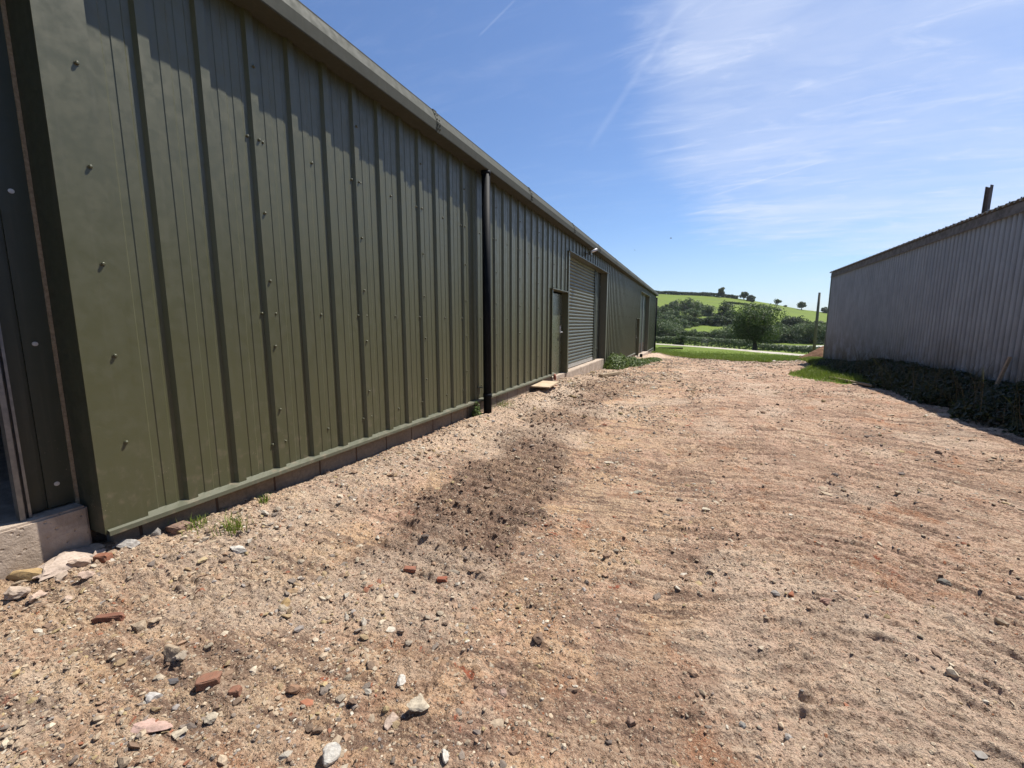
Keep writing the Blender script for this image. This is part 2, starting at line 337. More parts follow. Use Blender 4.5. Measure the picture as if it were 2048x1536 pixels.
def grass_col(t, v):
    a = t.noise(v, .22, 5, .6); b = t.noise(v, 3.0, 6, .7); c = t.noise(t.mapping(v, scale=(.35, 1, 1)), .07, 4, .55)
    col = t.mix(t.ramp(b, .3, .7), (.12, .185, .025), (.20, .275, .045)); col = t.mix(t.ramp(a, .4, .65), col, (.18, .23, .042)); col = t.mix(t.ramp(c, .42, .62, 0, .6), col, (.14, .195, .045))
    return col
def m_ground():
    m, t, p, oc = mat('stony_yard_dirt')
    A = lambda n: t.new('ShaderNodeAttribute', attribute_name=n).outputs['Fac']
    big = t.noise(oc, .55, 5, .6, .4); mid = t.noise(oc, 2.6, 6, .62, .5); sml = t.noise(oc, 17, 6, .68); fin = t.noise(oc, 75, 5, .72)
    tan, brown, pink, grey, orange, pale = (.74, .50, .295), (.31, .195, .125), (.68, .43, .30), (.38, .28, .22), (.50, .26, .15), (.80, .65, .50)
    col = t.mix(t.ramp(mid, .38, .64), tan, pink); col = t.mix(t.ramp(big, .42, .68), col, (.64, .47, .31))
    spx = t.new('ShaderNodeSeparateXYZ'); t.put(spx.inputs[0], oc); col = t.mix(t.ramp(t.math('ADD', spx.outputs[0], t.math('MULTIPLY', t.noise(oc, 1.3, 4), 1.2)), -.4, 1.6, 0, .65), col, (.66, .455, .345))
    # faint streaks left by wheels running along the yard
    stk = t.noise(t.mapping(oc, scale=(3.2, .35, 1)), 2.0, 6, .65, .6); col = t.mix(t.ramp(stk, .50, .72, 0, .6), col, (.34, .235, .17))
    col = t.mix(t.ramp(sml, .46, .66, 0, .8), col, brown)
    col = t.mix(t.ramp(t.noise(oc, 4.5, 5, .7, 1.), .57, .70, 0, .7), col, grey)
    brn = t.noise(t.mapping(oc, scale=(1.6, .7, 1), loc=(3, 1, 0)), 1.1, 7, .68, .5); col = t.mix(t.ramp(brn, .46, .62, 0, .72), col, (.36, .235, .165))
    stv = A('streak'); rgt = t.math('MULTIPLY', t.ramp(t.noise(oc, .8, 3), .3, .6, .5, 1.), 1.)
    col = t.mix(t.math('MULTIPLY', t.ramp(stv, .49, .40), t.math('MULTIPLY', rgt, .85)), col, (.23, .15, .11)); col = t.mix(t.math('MULTIPLY', t.ramp(stv, .55, .66), t.math('MULTIPLY', rgt, .55)), col, (.80, .62, .45))  # tread hollows darkened and crests lightened in the colour, as shade would
    org = t.noise(t.mapping(oc, loc=(4, 8, 0)), 1.7, 6, .65, .8); col = t.mix(t.ramp(org, .55, .68, 0, .8), col, orange)
    red = t.noise(t.mapping(oc, loc=(14, 3, 0)), 6.5, 4, .6, .8); col = t.mix(t.ramp(red, .66, .72, 0, .85), col, (.42, .11, .055))
    col = t.mix(t.math('MULTIPLY', A('clod'), t.ramp(sml, .30, .55, .45, .95)), col, (.25, .165, .12))
    col = t.mix(t.math('MULTIPLY', A('pale'), t.ramp(sml, .3, .6, .3, .9)), col, pale)
    # small bedded stones of many colours
    for sc, lo, hi, f in ((26, .16, .24, .85), (55, .17, .26, .8), (120, .18, .28, .7)):
        vo = t.voro(oc, sc); hs = t.new('ShaderNodeSeparateColor'); t.put(hs.inputs[0], vo.outputs['Color'])
        mask = t.math('MULTIPLY', t.ramp(vo.outputs['Distance'], lo, hi, 1, 0), t.ramp(hs.outputs[0], .45, .5))
        sc1 = t.mix(t.ramp(hs.outputs[1], .3, .75), (.78, .66, .49), (.30, .24, .19)); sc1 = t.mix(t.ramp(hs.outputs[2], .86, .9), sc1, (.45, .17, .08))
        col = t.mix(t.math('MULTIPLY', mask, f), col, sc1)
        if sc == 26: m26 = mask
        if sc == 55: m55 = mask
    shade_dots = t.ramp(fin, .55, .61, 0, .85); col = t.mix(shade_dots, col, (.13, .085, .055)); col = t.mix(t.ramp(fin, .45, .38, 0, .55), col, (.84, .68, .48))  # dark specks painted in for the tiny shadows of grit, pale ones between
    gr = grass_col(t, oc); gm = t.math('ADD', A('grass'), t.math('MULTIPLY', t.math('SUBTRACT', t.noise(oc, 3.5, 5, .7), .5), .9))
    col = t.mix(t.ramp(gm, .42, .58), col, gr)
    t.put(p.inputs['Base Color'], t.mix(1., col, (.79, .775, .77), 'MULTIPLY')); p.inputs['Roughness'].default_value = .95; p.inputs['Specular IOR Level'].default_value = .12
    h = t.math('ADD', t.math('MULTIPLY', sml, 1.4), t.math('MULTIPLY', fin, .55)); h = t.math('ADD', h, t.math('MULTIPLY', m26, .35)); h = t.math('ADD', h, t.math('MULTIPLY', m55, .2))
    h = t.math('ADD', h, t.math('MULTIPLY', t.noise(oc, 240, 3, .7), .16))
    bump(t, p, h, .034, 1.); return m
M['ground'] = m_ground()
def m_field():
    m, t, p, oc = mat('meadow'); col = grass_col(t, oc)
    strp = t.noise(t.mapping(oc, scale=(.02, .5, 1)), 1., 4); col = t.mix(t.ramp(strp, .55, .7, 0, .4), col, (.16, .17, .06))
    t.put(p.inputs['Base Color'], t.mix(1., col, (.79, .775, .77), 'MULTIPLY')); p.inputs['Roughness'].default_value = .95; p.inputs['Specular IOR Level'].default_value = .1
    bump(t, p, t.noise(oc, 9, 5, .7), .08); return m
M['field'] = m_field()
M['track'] = simple('pale_limestone_track', (.50, .45, .37), (.66, .60, .51), 1.2, .95, bscale=6, bd=.02, spec=.1)
M['lane'] = simple('worn_lane', (.48, .48, .45), (.60, .58, .54), 1., .9, spec=.2)
def m_stone():
    m, t, p, oc = mat('loose_stones'); a = t.new('ShaderNodeAttribute', attribute_name='tint').outputs['Color']
    n = t.noise(oc, 60, 5, .65); col = t.mix(t.ramp(n, .35, .7, 0, .45), a, (.20, .15, .11)); t.put(p.inputs['Base Color'], t.mix(1., col, (0.72, 0.72, 0.72), 'MULTIPLY'))
    p.inputs['Roughness'].default_value = .9; p.inputs['Specular IOR Level'].default_value = .2; bump(t, p, n, .004); return m
M['stone'] = m_stone()
def m_leaf(name, c1, c2, c3, tr=.3):
    m, t, p, oc = mat(name); a = t.new('ShaderNodeAttribute', attribute_name='tint').outputs['Fac']
    col = t.mix(t.ramp(a, .1, .6), c1, c2); col = t.mix(t.ramp(a, .75, .98), col, c3)
    t.put(p.inputs['Base Color'], t.mix(1., col, (0.8, 0.8, 0.8), 'MULTIPLY')); p.inputs['Roughness'].default_value = .55; p.inputs['Specular IOR Level'].default_value = .3
    tb = t.new('ShaderNodeBsdfTranslucent'); t.put(tb.inputs[0], t.mix(.4, col, (.10, .18, .02))); ms = t.new('ShaderNodeMixShader'); ms.inputs[0].default_value = tr
    t.l.new(p.outputs[0], ms.inputs[1]); t.l.new(tb.outputs[0], ms.inputs[2])
    t.l.new(ms.outputs[0], [n for n in t.n if n.type == 'OUTPUT_MATERIAL'][0].inputs[0]); return m
M['leaf'] = m_leaf('tree_leaves', (.055, .082, .030), (.10, .14, .050), (.19, .23, .09))
M['leaf_dark'] = m_leaf('dark_leaves', (.032, .050, .026), (.055, .080, .038), (.09, .115, .055))
M['leaf_pale'] = m_leaf('pale_leaves', (.09, .125, .06), (.16, .205, .10), (.26, .30, .17))
M['weed'] = m_leaf('weed_leaves', (.08, .12, .03), (.14, .20, .05), (.24, .29, .10))
M['bramble'] = m_leaf('bramble_leaves', (.020, .032, .012), (.035, .050, .018), (.06, .05, .03), .2)
M['grassblade'] = m_leaf('grass_blades', (.14, .20, .03), (.25, .32, .05), (.34, .35, .11))
M['drygrass'] = m_leaf('dry_grass', (.06, .05, .03), (.10, .08, .045), (.15, .12, .07))
M['bark'] = simple('bark', (.06, .05, .038), (.10, .085, .06), 10, .95, bscale=20, bd=.03, stretch=(3, 3, 1))

# ------------------------------------------------------------------ ground, field, tracks
def build_ground():
    xs = np.concatenate([np.arange(-4.2, -3.2, .05), np.arange(-3.2, 3.0, .0085), np.arange(3.0, 5.0, .014), np.arange(5.0, 9.01, .05)])
    ys = list(np.arange(-6, .3, .08)); y = .3
    while y < 34: ys.append(y); y += max(.0075, .0042 * y)
    ys = np.array(ys + [34.])
    X, Y = np.meshgrid(xs, ys); Z = ground_z(X, Y)
    nx, ny = len(xs), len(ys); i = np.arange(ny - 1)[:, None] * nx + np.arange(nx - 1)[None]; i = i.ravel()
    F = np.c_[i, i + 1, i + nx + 1, i + nx]
    x, y = X.ravel(), Y.ravel()
    clod = clod_mask(x, y) * (1 - sst(12, 16, y))
    # grass: beyond the yard, along the barn and a wedge by its far corner
    edge = np.interp(x, [-4, -2.4, -1, .3, 5, 9], [35, 33, 26, 23.6, 22, 21]) + (fbm(x, y, 1.5, 3) - .5) * 2.5
    grass = sst(-.6, .9, y - edge)
    bl = np.interp(y, [-6, 4, 8, 10, 12.6, 13.4, 14.5, 16.5, 18.5, 20], [5.3, 5.3, 5.2, 5.0, 4.4, 3.5, 3.0, 2.85, 3.9, 4.6])
    grass = np.maximum(grass, sst(-.25, .25, x - bl) * (1 - sst(19.3, 20.5, y)) * .9)
    grass = np.maximum(grass, .5 * np.exp(-((x + 2.2) / .6) ** 2 - ((y - 17.5) / 2.5) ** 2))
    pale = sst(.55, .68, fbm(x + 50, y, .9, 4)) * .55
    pale = np.maximum(pale, np.exp(-((x + 2.4) / .35) ** 2) * sst(6.0, 7, y) * (1 - sst(8.5, 9.5, y)))
    pale = np.maximum(pale, np.exp(-((x + 2.2) / 1.0) ** 2) * sst(18, 22, y) * (1 - sst(30, 34, y)) * .9)
    pale = np.maximum(pale, np.exp(-((x + 2.6) / .35) ** 2) * sst(.8, 1.4, y) * .6)
    pale = np.maximum(pale, sst(-3, -.4, y - edge) * (1 - sst(-.4, .3, y - edge)) * sst(.45, .6, fbm(x, y, .8, 3)) * .9)
    o = mesh_np('ground', np.c_[x, y, Z.ravel()], F, M['ground'], smooth=True, attrs=dict(clod=clod, grass=grass, pale=pale, streak=streak(x, y) * (1 - .0 * x)))
    tag(o, kind='structure')
build_ground()
def build_field():
    rs = np.concatenate([[.5], np.arange(6, 60, 1.2), np.arange(60, 140, 2.5), np.arange(140, 440, 5), [500, 600, 680]])
    az = np.radians(np.concatenate([np.arange(-180, -40, 4), np.arange(-40, 50, .5), np.arange(50, 180.1, 4)]))
    Rr, A = np.meshgrid(rs, az); X = Rr * np.sin(A); Y = Rr * np.cos(A)
    Z = np.where(Y < 44, base_z(X, Y), far_z(X, Y)) + (fbm(X, Y, 9, 3) - .5) * .25 * sst(40, 70, Rr)
    Z = Z - .35 * sst(.6, 2.2, np.minimum(33.9 - Y, 8.9 - X) + 1.2) * (X < 9)
    n = len(rs); i = (np.arange(len(az) - 1)[:, None] * n + np.arange(n - 1)[None]).ravel()
    tag(mesh_np('field', np.c_[X.ravel(), Y.ravel(), Z.ravel()], np.c_[i, i + n, i + n + 1, i + 1], M['field'], smooth=True), kind='structure')
build_field()
def far_surf(x, y): return float(np.where(np.array(y) < 44, base_z(x, y), far_z(np.array([x], float), np.array([y], float)))[0]) if True else 0
def ribbon(name, pts, w, m, lift=.05):
    V = []; pts = np.array(pts, float); d = np.r_[0, np.cumsum(np.hypot(*np.diff(pts, axis=0).T))]; s = np.arange(0, d[-1], .6)
    px = np.interp(s, d, pts[:, 0]); py = np.interp(s, d, pts[:, 1]); tx = np.gradient(px); ty = np.gradient(py); l = np.hypot(tx, ty)
    nx, ny = -ty / l, tx / l; ww = w / 2 * (.8 + .4 * fbm(s, s * 0, 3, 3)); C = 5
    for k in range(C):
        q = -1 + 2 * k / (C - 1); x = px + nx * ww * q; y = py + ny * ww * q
        V.append(np.c_[x, y, np.where(y < 44, base_z(x, y), far_z(x, y)) + (fbm(x, y, 9, 3) - .5) * .25 * sst(40, 70, np.hypot(x, y)) + lift - (.3 if k in (0, C - 1) else 0)])
    V = np.stack(V, 1).reshape(-1, 3); i = (np.arange(len(s) - 1)[:, None] * C + np.arange(C - 1)[None]).ravel()
    return tag(mesh_np(name, V, np.c_[i, i + 1, i + C + 1, i + C], m, smooth=True), kind='structure')
ribbon('farm_track', [(-26, 92), (-12, 72), (-4.3, 60.8), (4.3, 49.8), (8.2, 42.2), (14, 33)], 2.5, M['track'], .10)
ribbon('lane', [(8.5, 84), (16, 93), (25, 102), (44, 116)], 6.5, M['lane'], .7)

# ------------------------------------------------------------------ green shed
AX = -3.0; SOF = 3.65
shed = tag(empty('farm_shed', (AX, 1.16, .3)), 'long olive green steel clad shed with roller doors, on the left of the yard', 'shed')
def P(o):  # keep world coordinates under a parent that is not at the origin
    o.parent = shed; o.location = o.location - shed.location; return o
def crib(y0, y1):
    """outline of the box-profile sheet between y0 and y1: (y, stand-off)"""
    pts = []; k0 = int((y0 - 2.29) / (1 / 3)) - 2
    for k in range(k0, k0 + int((y1 - y0) * 3) + 6):
        c = 2.29 + k / 3
        for dy, h in ((-.043, 0), (-.028, .027), (.028, .027), (.043, 0), (.083, 0), (.088, .0035), (.142, .0035), (.148, 0), (.184, 0), (.189, .0035), (.248, .0035), (.254, 0)):
            pts.append((c + dy, h))
    pts.sort(); ys = [p[0] for p in pts]; hs = [p[1] for p in pts]
    out = [(y0, float(np.interp(y0, ys, hs)))] + [p for p in pts if y0 < p[0] < y1] + [(y1, float(np.interp(y1, ys, hs)))]
    return out
def cladding():
    b = MB()
    for y0, y1, z0, z1 in ((-10, -3.94, .35, SOF), (-3.94, 1.16, 3.27, SOF), (1.16, 9.2, .35, SOF), (9.2, 10.52, 2.28, SOF), (10.52, 15.51, 3.27, SOF), (15.51, 23.96, -.07, SOF), (23.96, 25.46, 1.80, SOF), (25.46, 30.56, 3.34, SOF), (30.56, 35.3, -.34, SOF)):
        pr = crib(y0, y1); lo = [b.bm.verts.new((AX + h, y, z0)) for y, h in pr]; hi = [b.bm.verts.new((AX + h, y, z1)) for y, h in pr]
        for i in range(len(pr) - 1): b.bm.faces.new((lo[i], lo[i + 1], hi[i + 1], hi[i]))
    P(b.build('wall_cladding', M['green']))
cladding()
def flashing(y0, y1, z):  # drip flashing under the sheets
    b = MB()
    b.strip([(AX - .03, z + .03), (AX - .002, z + .022), (AX + .062, z + .004), (AX + .064, z - .022), (AX + .055, z - .024), (AX + .053, z - .004), (AX - .03, z + .008)], y0, y1)
    P(b.build('base_flashing', M['flash']))
flashing(1.165, 9.5, .35); flashing(15.62, 23.9, -.07); flashing(30.6, 35.3, -.34)
def plinth(y0, y1, z0, z1, out=.022):
    P(MB().box(AX - .12, AX + out, y0, y1, z0, z1, .004).build('block_plinth', M['block']))
plinth(1.22, 5.60, -.4, .335, -.035); plinth(5.60, 9.30, -.4, .335, .02); plinth(15.62, 23.9, -.9, -.085); plinth(30.6, 35.28, -1.4, -.355); plinth(-10, -4, -.4, .335)
def trims():
    # flat jamb trim at the near opening
    b = MB(); b.box(AX + .034, AX + .040, 1.156, 1.362, .335, SOF - .002); 
    b.box(AX + .004, AX + .034, 1.356, 1.362, .335, SOF - .002)
    P(b.build('jamb_trim', M['green']))
    P(MB().box(AX - .2, AX + .0335, 1.156, 1.162, .335, SOF - .002).build('jamb_return', M['dark_green']))  # same trim as outside; its shade is put into the darker green
    b = MB(); b.box(AX - .200, AX - .191, 1.140, 1.155, .47, 3.3); P(b.build('jamb_batten', M['timber']))
    for y0, y1, z0, z1 in ((10.50, 15.51, .27, 3.27), (25.46, 30.56, -.30, 3.33)):
        P(MB().box(AX + .034, AX + .040, y0 - .02, y0 + .07, z0, z1 + .03).box(AX - .2, AX + .0345, y0 - .02, y0 - .014, z0, z1).build('jamb_trim', M['flash']))
        P(MB().box(AX + .034, AX + .040, y1 - .06, y1 + .09, z0 - .35, z1 + .03).box(AX - .2, AX + .0345, y1 - .06, y1 - .054, z0 - .3, z1).build('jamb_trim', M['flash']))
        b = MB(); b.box(AX + .041, AX + .075, y0 - .05, y1 + .12, z1 + .0, z1 + .022); b.box(AX - .22, AX + .041, y0 - .014, y1 - .06, z1 + .001, z1 + .02)
        P(b.build('head_flashing', M['flash']))
    b = MB(); b.box(AX - .22, AX + .05, -3.94, 1.15, 3.27, 3.29); P(b.build('head_flashing', M['flash']))
trims()
def gutter():
    prof = [(AX + .002, SOF), (AX + .195, SOF - .004), (AX + .20, SOF + .005), (AX + .205, SOF + .10), (AX + .150, SOF + .222), (AX + .150, SOF + .235), (AX + .130, SOF + .235), (AX + .130, SOF + .224), (AX + .18, SOF + .10), (AX + .18, SOF + .012), (AX + .0, SOF + .012)]
    P(MB().strip(prof, -10, 35.4).build('gutter', M['gutter']))
    for k, y in enumerate((-1.6, 1.4, 4.42, 7.42, 10.35, 13.3, 16.3, 19.3, 22.3, 25.3, 28.3, 31.3)):
        e = .006; pr = [(AX + .10, SOF - e), (AX + .195 + e, SOF - .004 - e), (AX + .205 + e, SOF + .10), (AX + .150 + e, SOF + .222), (AX + .150 + e, SOF + .242), (AX + .120, SOF + .242)]
        b = MB().strip(pr, y - .035, y + .035)
        for z in (.03, .075, .13, .19):
            xx = AX + .213 if z < .1 else AX + .213 - (z - .1) * .45
            for dy in (-.02, .02): b.box(xx - .006, xx + .006, y + dy - .006, y + dy + .006, SOF + z - .006, SOF + z + .006)
        P(b.build('gutter_joint', M['gutter']))
    b = MB()
    pr = []
    for i in range(0, int(45.4 / .0835)):
        y = -10 + i * .0835; pr.append((y, .03 if i % 4 == 2 else 0.))
    for (xa, za, xb, zb) in ((AX + .10, SOF + .20, -14, 5.55), (-14, 5.55, -25.1, 3.85)):
        lo = [b.bm.verts.new((xa, y, za + h)) for y, h in pr]; hi = [b.bm.verts.new((xb, y, zb + h)) for y, h in pr]
        for i in range(len(pr) - 1): b.bm.faces.new((lo[i], lo[i + 1], hi[i + 1], hi[i]))
    P(b.build('roof', M['gutter']))
    for y in (-9.98, 35.28):
        b = MB(); b.poly([(AX, y, -1.2), (AX, y, SOF + .2), (-14, y, 5.5), (-25, y, 3.8), (-25, y, -1.2)]); P(b.build('end_wall', M['green']))
    P(MB().box(-25.02, -25, -9.9, 35.2, -1.2, 3.8).build('rear_wall', M['green']))
    P(MB().box(AX + .036, AX + .044, 35.13, 35.33, -.36, SOF - .002).build('corner_trim', M['flash']))
    P(MB().box(-25, AX - .2, -9.9, 35.2, -1.2, .30).build('floor_slab', M['concrete']))
gutter()
def downpipe(y, x, z0, z1, r=.062):
    b = MB(); b.tube([(x, y, z1), (x, y, z0)], r, 20)
    for z in ((z1 - .05, z1 - .0), ): b.tube([(x, y, z[0]), (x, y, z[1])], r + .008, 20)
    for z in (z0 + .30,): b.tube([(x, y, z), (x, y, z + .06)], r + .007, 20)
    P(b.build('downpipe', M['black']))
downpipe(5.735, AX + .135, gz(-2.86, 5.73) - .05, SOF)
downpipe(35.0, AX + .13, -.85, SOF - .15)
P(MB().box(AX + .03, AX + .11, 5.60, 5.66, .55, .56).box(AX + .03, AX + .035, 5.60, 5.68, .44, .56).build('pipe_bracket', M['flash']))
def near_opening():
    b = MB()
    for y0, y1, h in ((.955, 1.0, 0), (1.0, 1.012, .0), (1.03, 1.155, .0)):
        b.box(AX - .216 + h, AX - .2 + h, y0, y1, .50, 3.27)
    b.box(AX - .222, AX - .212, 1.0, 1.03, .50, 3.27)
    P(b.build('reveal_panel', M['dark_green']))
    b = MB(); b.box(AX - .19, AX - .145, .905, .925, .47, 3.27); b.box(AX - .22, AX - .19, .925, .953, .47, 3.27); b.box(AX - .19, AX - .16, .942, .953, .47, 3.27); b.box(AX - .25, AX - .22, .925, .953, .47, 3.27)
    P(b.build('shutter_guide', M['galv']))
    for z in (2.161, 1.396, .626):
        b = MB().tube([(AX - .2, 1.076, z), (AX - .196, 1.076, z)], .0115, 14); b.tube([(AX - .196, 1.076, z), (AX - .190, 1.076, z)], .006, 6); P(b.build('washer_screw', M['washer']))
    b = MB(); b.box(AX - 1.4, AX - .10, -4.0, 1.152, -.3, .488, .012); o = P(b.build('door_sill', M['concrete']))
near_opening()
def roller(y0, y1, z0, z1, sh1, slab):
    """corrugated roller shutter between y0 and sh1, steel panel between sh1 and y1"""
    x = AX - .20; b = MB(); p = .094; n = int((z1 - z0 - .12) / p) + 1; prof = []
    for k in range(n):
        for q in range(7):
            a = min(q / 6, .9999) * math.pi; prof.append((x + .004 + .026 * math.sin(a) ** .8, z0 + .12 + k * p + p * .93 * q / 6))
        prof.append((x - .001, z0 + .12 + k * p + p * .97))
    rr = P(b.strip(prof, y0, sh1).build('roller_shutter', M['shutter']))
    br = MB().box(x - .005, x + .03, y0, sh1, z0 + .02, z0 + .12, .004).build('bottom_rail', M['bar']); br.parent = rr
    b = MB(); b.box(x - .03, x + .002, sh1 + .05, y1 - .05, z0 - .3, z1); 
    for z in (z0 + .35, z0 + 1.7): b.box(x + .002, x + .02, sh1 + .12, y1 - .1, z, z + .06)
    b.box(x, x + .03, sh1 + .22, sh1 + .36, z0, z1)
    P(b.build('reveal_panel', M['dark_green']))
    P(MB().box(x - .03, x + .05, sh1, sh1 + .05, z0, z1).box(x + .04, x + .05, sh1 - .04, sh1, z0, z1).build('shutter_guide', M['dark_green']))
    P(MB().box(AX - .35, AX + .03, y0 - .1, y1 - .16, slab[0], slab[1], .012).build('door_sill', M['concrete']))
roller(10.52, 15.45, .27, 3.27, 14.4, (-.35, .268))
def open_bay(y0, y1, z0, z1):
    x = AX - .2
    b = MB()
    for k in range(30):
        yy = y0 + k * .175; b.box(x - .02, x, yy, yy + .14, z0, z1); b.box(x - .03, x - .02, yy + .14, yy + .175, z0, z1)
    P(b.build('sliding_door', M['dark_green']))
    P(MB().box(x, x + .05, y1 - 1.9, y1 - 1.7, z0, z1).build('door_post', M['galv']))
    P(MB().box(AX - .35, AX + .10, y0 - .2, y1, -1.2, z0 - .02, .012).build('door_sill', M['concrete']))
open_bay(25.46, 30.5, -.33, 3.33)
def pdoor(y0, y1, z0, z1):
    x = AX - .11; d = MB().box(x - .04, x, y0 + .08, y1 - .08, z0, z1 - .05, .003)
    for z in np.arange(z0 + .3, z1 - .1, .6): d.box(x, x + .012, y0 + .085, y0 + .11, z, z + .09)
    d = P(d.build('door', M['door'])); zz = z0 + 1.03
    h = MB(); yh = y1 - .20; h.tube([(x, yh, zz), (x + .055, yh, zz)], .011, 10); h.tube([(x + .055, yh + .01, zz), (x + .055, yh - .14, zz)], .0115, 10); h.box(x, x + .008, yh - .03, yh + .03, zz - .03, zz + .16)
    h.tube([(x, yh, zz + .11), (x + .02, yh, zz + .11)], .016, 12); h = h.build('handle', M['washer']); h.parent = d
    P(MB().box(AX - .2, AX + .036, y1 - .03, y1 - .022, z0 - .1, z1).box(x - .05, x + .01, y1 - .08, y1 - .03, z0, z1).build('door_jamb', M['green']))
    P(MB().box(AX - .2, AX + .036, y0, y0 + .01, z0, z1).box(AX + .036, AX + .042, y0 - .02, y0 + .03, z0 + .05, z1).box(x - .05, x + .01, y0 + .01, y0 + .08, z0, z1).build('door_jamb', M['green']))
    P(MB().box(AX - .2, AX + .07, y0 - .06, y1 - .02, z1, z1 + .02).build('head_flashing', M['flash']))
    P(MB().box(AX - .35, AX + .0, y0, y1 - .05, z0 - .8, z0 - .005, .008).build('door_sill', M['concrete']))
pdoor(9.2, 10.5, .27, 2.27); pdoor(23.96, 25.44, -.30, 1.79)
def screws():
    pos = []
    for z in np.arange(.332 + .0, 3.4, .4945): pos.append((AX + .040, 1.30, z + .5))
    for k in range(0, 35):
        L = 2.30 + k
        def ok(y, z):
            for a, b_, zt in ((9.2, 10.52, 2.3), (10.5, 15.6, 3.3), (23.9, 25.5, 1.85), (25.4, 30.7, 3.4)):
                if a < y < b_ and z < zt: return False
            return y < 35 and not (y > 15.5 and z < -.0)
        for z in (.565, 1.58, 2.82):
            for y, h in ((L - .07, 0), (L + .045, .0), (L + .485, 0)):
                if ok(y, z): pos.append((AX + h, y, z))
        for z in (.835, 1.331, 1.822, 2.311, 2.815, 3.3):
            if ok(L, z): pos.append((AX + .027, L, z))
    pos.sort(key=lambda p: (p[0]) ** 2 + p[1] ** 2 + (p[2] - 1.5) ** 2)
    def one(b, x, y, z):
        b.tube([(x - .001, y, z), (x + .003, y, z)], .0115, 12); b.tube([(x + .003, y, z), (x + .010, y, z), (x + .014, y, z)], [.0095, .009, .005], 8)
    proto = MB(); one(proto, 0, 0, 0); pm = proto.build('screw', M['green']); me = pm.data; bpy.data.objects.remove(pm)
    for p in pos[:100]:
        o = bpy.data.objects.new('screw', me); link(o); o.location = p; P(o)
    b = MB()
    for p in pos[100:]: one(b, *p)
    o = P(b.build('screw_rows', M['green'])); o['kind'] = 'stuff'
screws()
# floodlight on an arm above the roller door
fl = tag(empty('floodlight', (AX + .03, 12.2, 3.46)), 'small white floodlight on a short arm above the closed roller door', 'light')
MB().box(0, .03, -.06, .06, -.06, .06, .004).tube([(.02, 0, 0), (.12, 0, -.01)], .012, 8).build('bracket', M['dark_green'], fl)
MB().box(.11, .17, -.09, .09, -.05, .05, .008).build('housing', M['dark_green'], fl)
o = MB().tube([(.12, .02, .03), (.30, .10, .12)], [.03, .038], 12).build('sensor', M['lamp_white'], fl)

# ------------------------------------------------------------------ corrugated barn on the right
BX = 5.05
barn = tag(empty('barn', (BX, 21.6, 0)), 'low barn clad in weathered grey corrugated sheets, in shade on the right', 'barn')
def Pb(o): o.parent = barn; o.location = o.location - barn.location; return o
def barn_build():
    pitch = .1515; ys = np.arange(-6, 21.6, pitch / 16); V = []; rg = np.random.default_rng(3)
    ph = np.cos(ys * 2 * math.pi / pitch); off = BX + .025 - .06 * sst(-1.0, -.35, ph) - .008 * ph; nz = 8; zs = np.linspace(-.3, 3.42, nz)
    Z, Y = np.meshgrid(zs, ys); sheet = np.floor(ys / 1.06); lean = (np.random.default_rng(4).random(60)[(sheet - sheet.min()).astype(int)] - .5) * .012
    X = off[:, None] + lean[:, None] + 0 * Z; i = (np.arange(len(ys) - 1)[:, None] * nz + np.arange(nz - 1)[None]).ravel()
    Pb(mesh_np('wall_sheets', np.c_[X.ravel(), Y.ravel(), Z.ravel()], np.c_[i, i + nz, i + nz + 1, i + 1], M['barn'], smooth=True))
    ys2 = np.arange(-6.1, 21.72, pitch / 8); h = .024 * np.cos(ys2 * 2 * math.pi / pitch); V = []; 
    pts = [(BX - .10, 3.60, -.007), (BX - .10, 3.60, 0), (BX + 5, 3.60 + 5.1 * .17, 0), (BX + 10, 3.6 + 10.1 * .17, 0), (BX + 20, 3.6, 0)]
    for x, z, d in pts: V.append(np.c_[np.full(len(ys2), x), ys2, z + h + d])
    n = len(ys2); F = []
    for k in range(len(pts) - 1):
        i = np.arange(n - 1) + k * n; F.append(np.c_[i, i + 1, i + n + 1, i + n])
    V.append(np.c_[np.full(n, BX + .3), ys2, 3.60 + .4 * .17 + h - .007]); i = np.arange(n - 1); j = i + len(pts) * n
    F.append(np.c_[i, j, j + 1, i + 1])
    Pb(mesh_np('roof', np.concatenate(V), np.concatenate(F), M['barnroof'], smooth=True))
    b = MB(); b.box(BX - .065, BX - .04, -6.02, 21.6, 3.40, 3.565); b.box(BX - .078, BX - .0655, -6.02, 21.6, 3.385, 3.43); b.box(BX - .03, BX + .2, -6.0, 21.58, 3.5, 3.56)
    Pb(b.build('eaves_board', M['barnroof']))
    b = MB()
    for k, y in enumerate(np.arange(-5.9, 21.7, .303)): b.tube([(BX - .05, y, 3.625), (BX - .05, y, 3.655)], .012, 6)
    o = Pb(b.build('roof_bolts', M['galv'])); o['kind'] = 'stuff'
    b = MB(); b.box(BX - .035, BX + 20, 21.56, 21.6, -.3, 3.5); b.box(BX, BX + 20, -6, -5.96, -.3, 3.5); b.box(BX + 19.9, BX + 19.95, -5.9, 21.5, -.3, 3.5)
    b.poly([(BX, 21.59, 3.5), (BX + 20, 21.59, 3.5), (BX + 10, 21.59, 5.2)])
    Pb(b.build('end_wall', M['barn']))
    Pb(MB().box(BX - .05, BX + .06, 21.55, 21.66, -.3, 3.56, .004).build('corner_strip', M['dark_green']))
barn_build()
def post():
    b = MB(); w = .042; tk = .011
    b.box(-w, w, -w, -w + tk, 0, .66); b.box(-w, w, w - tk, w, 0, .64); b.box(-tk / 2, tk / 2, -w + tk, w - tk, 0, .62)
    o = b.build('steel_post', M['steelpost']); o.location = (5.30, 12.15, 3.62); o.rotation_euler = (0, R(1.2), R(40))
    tag(o, 'short rusty H-section steel post sticking up through the barn roof edge', 'post')
post()
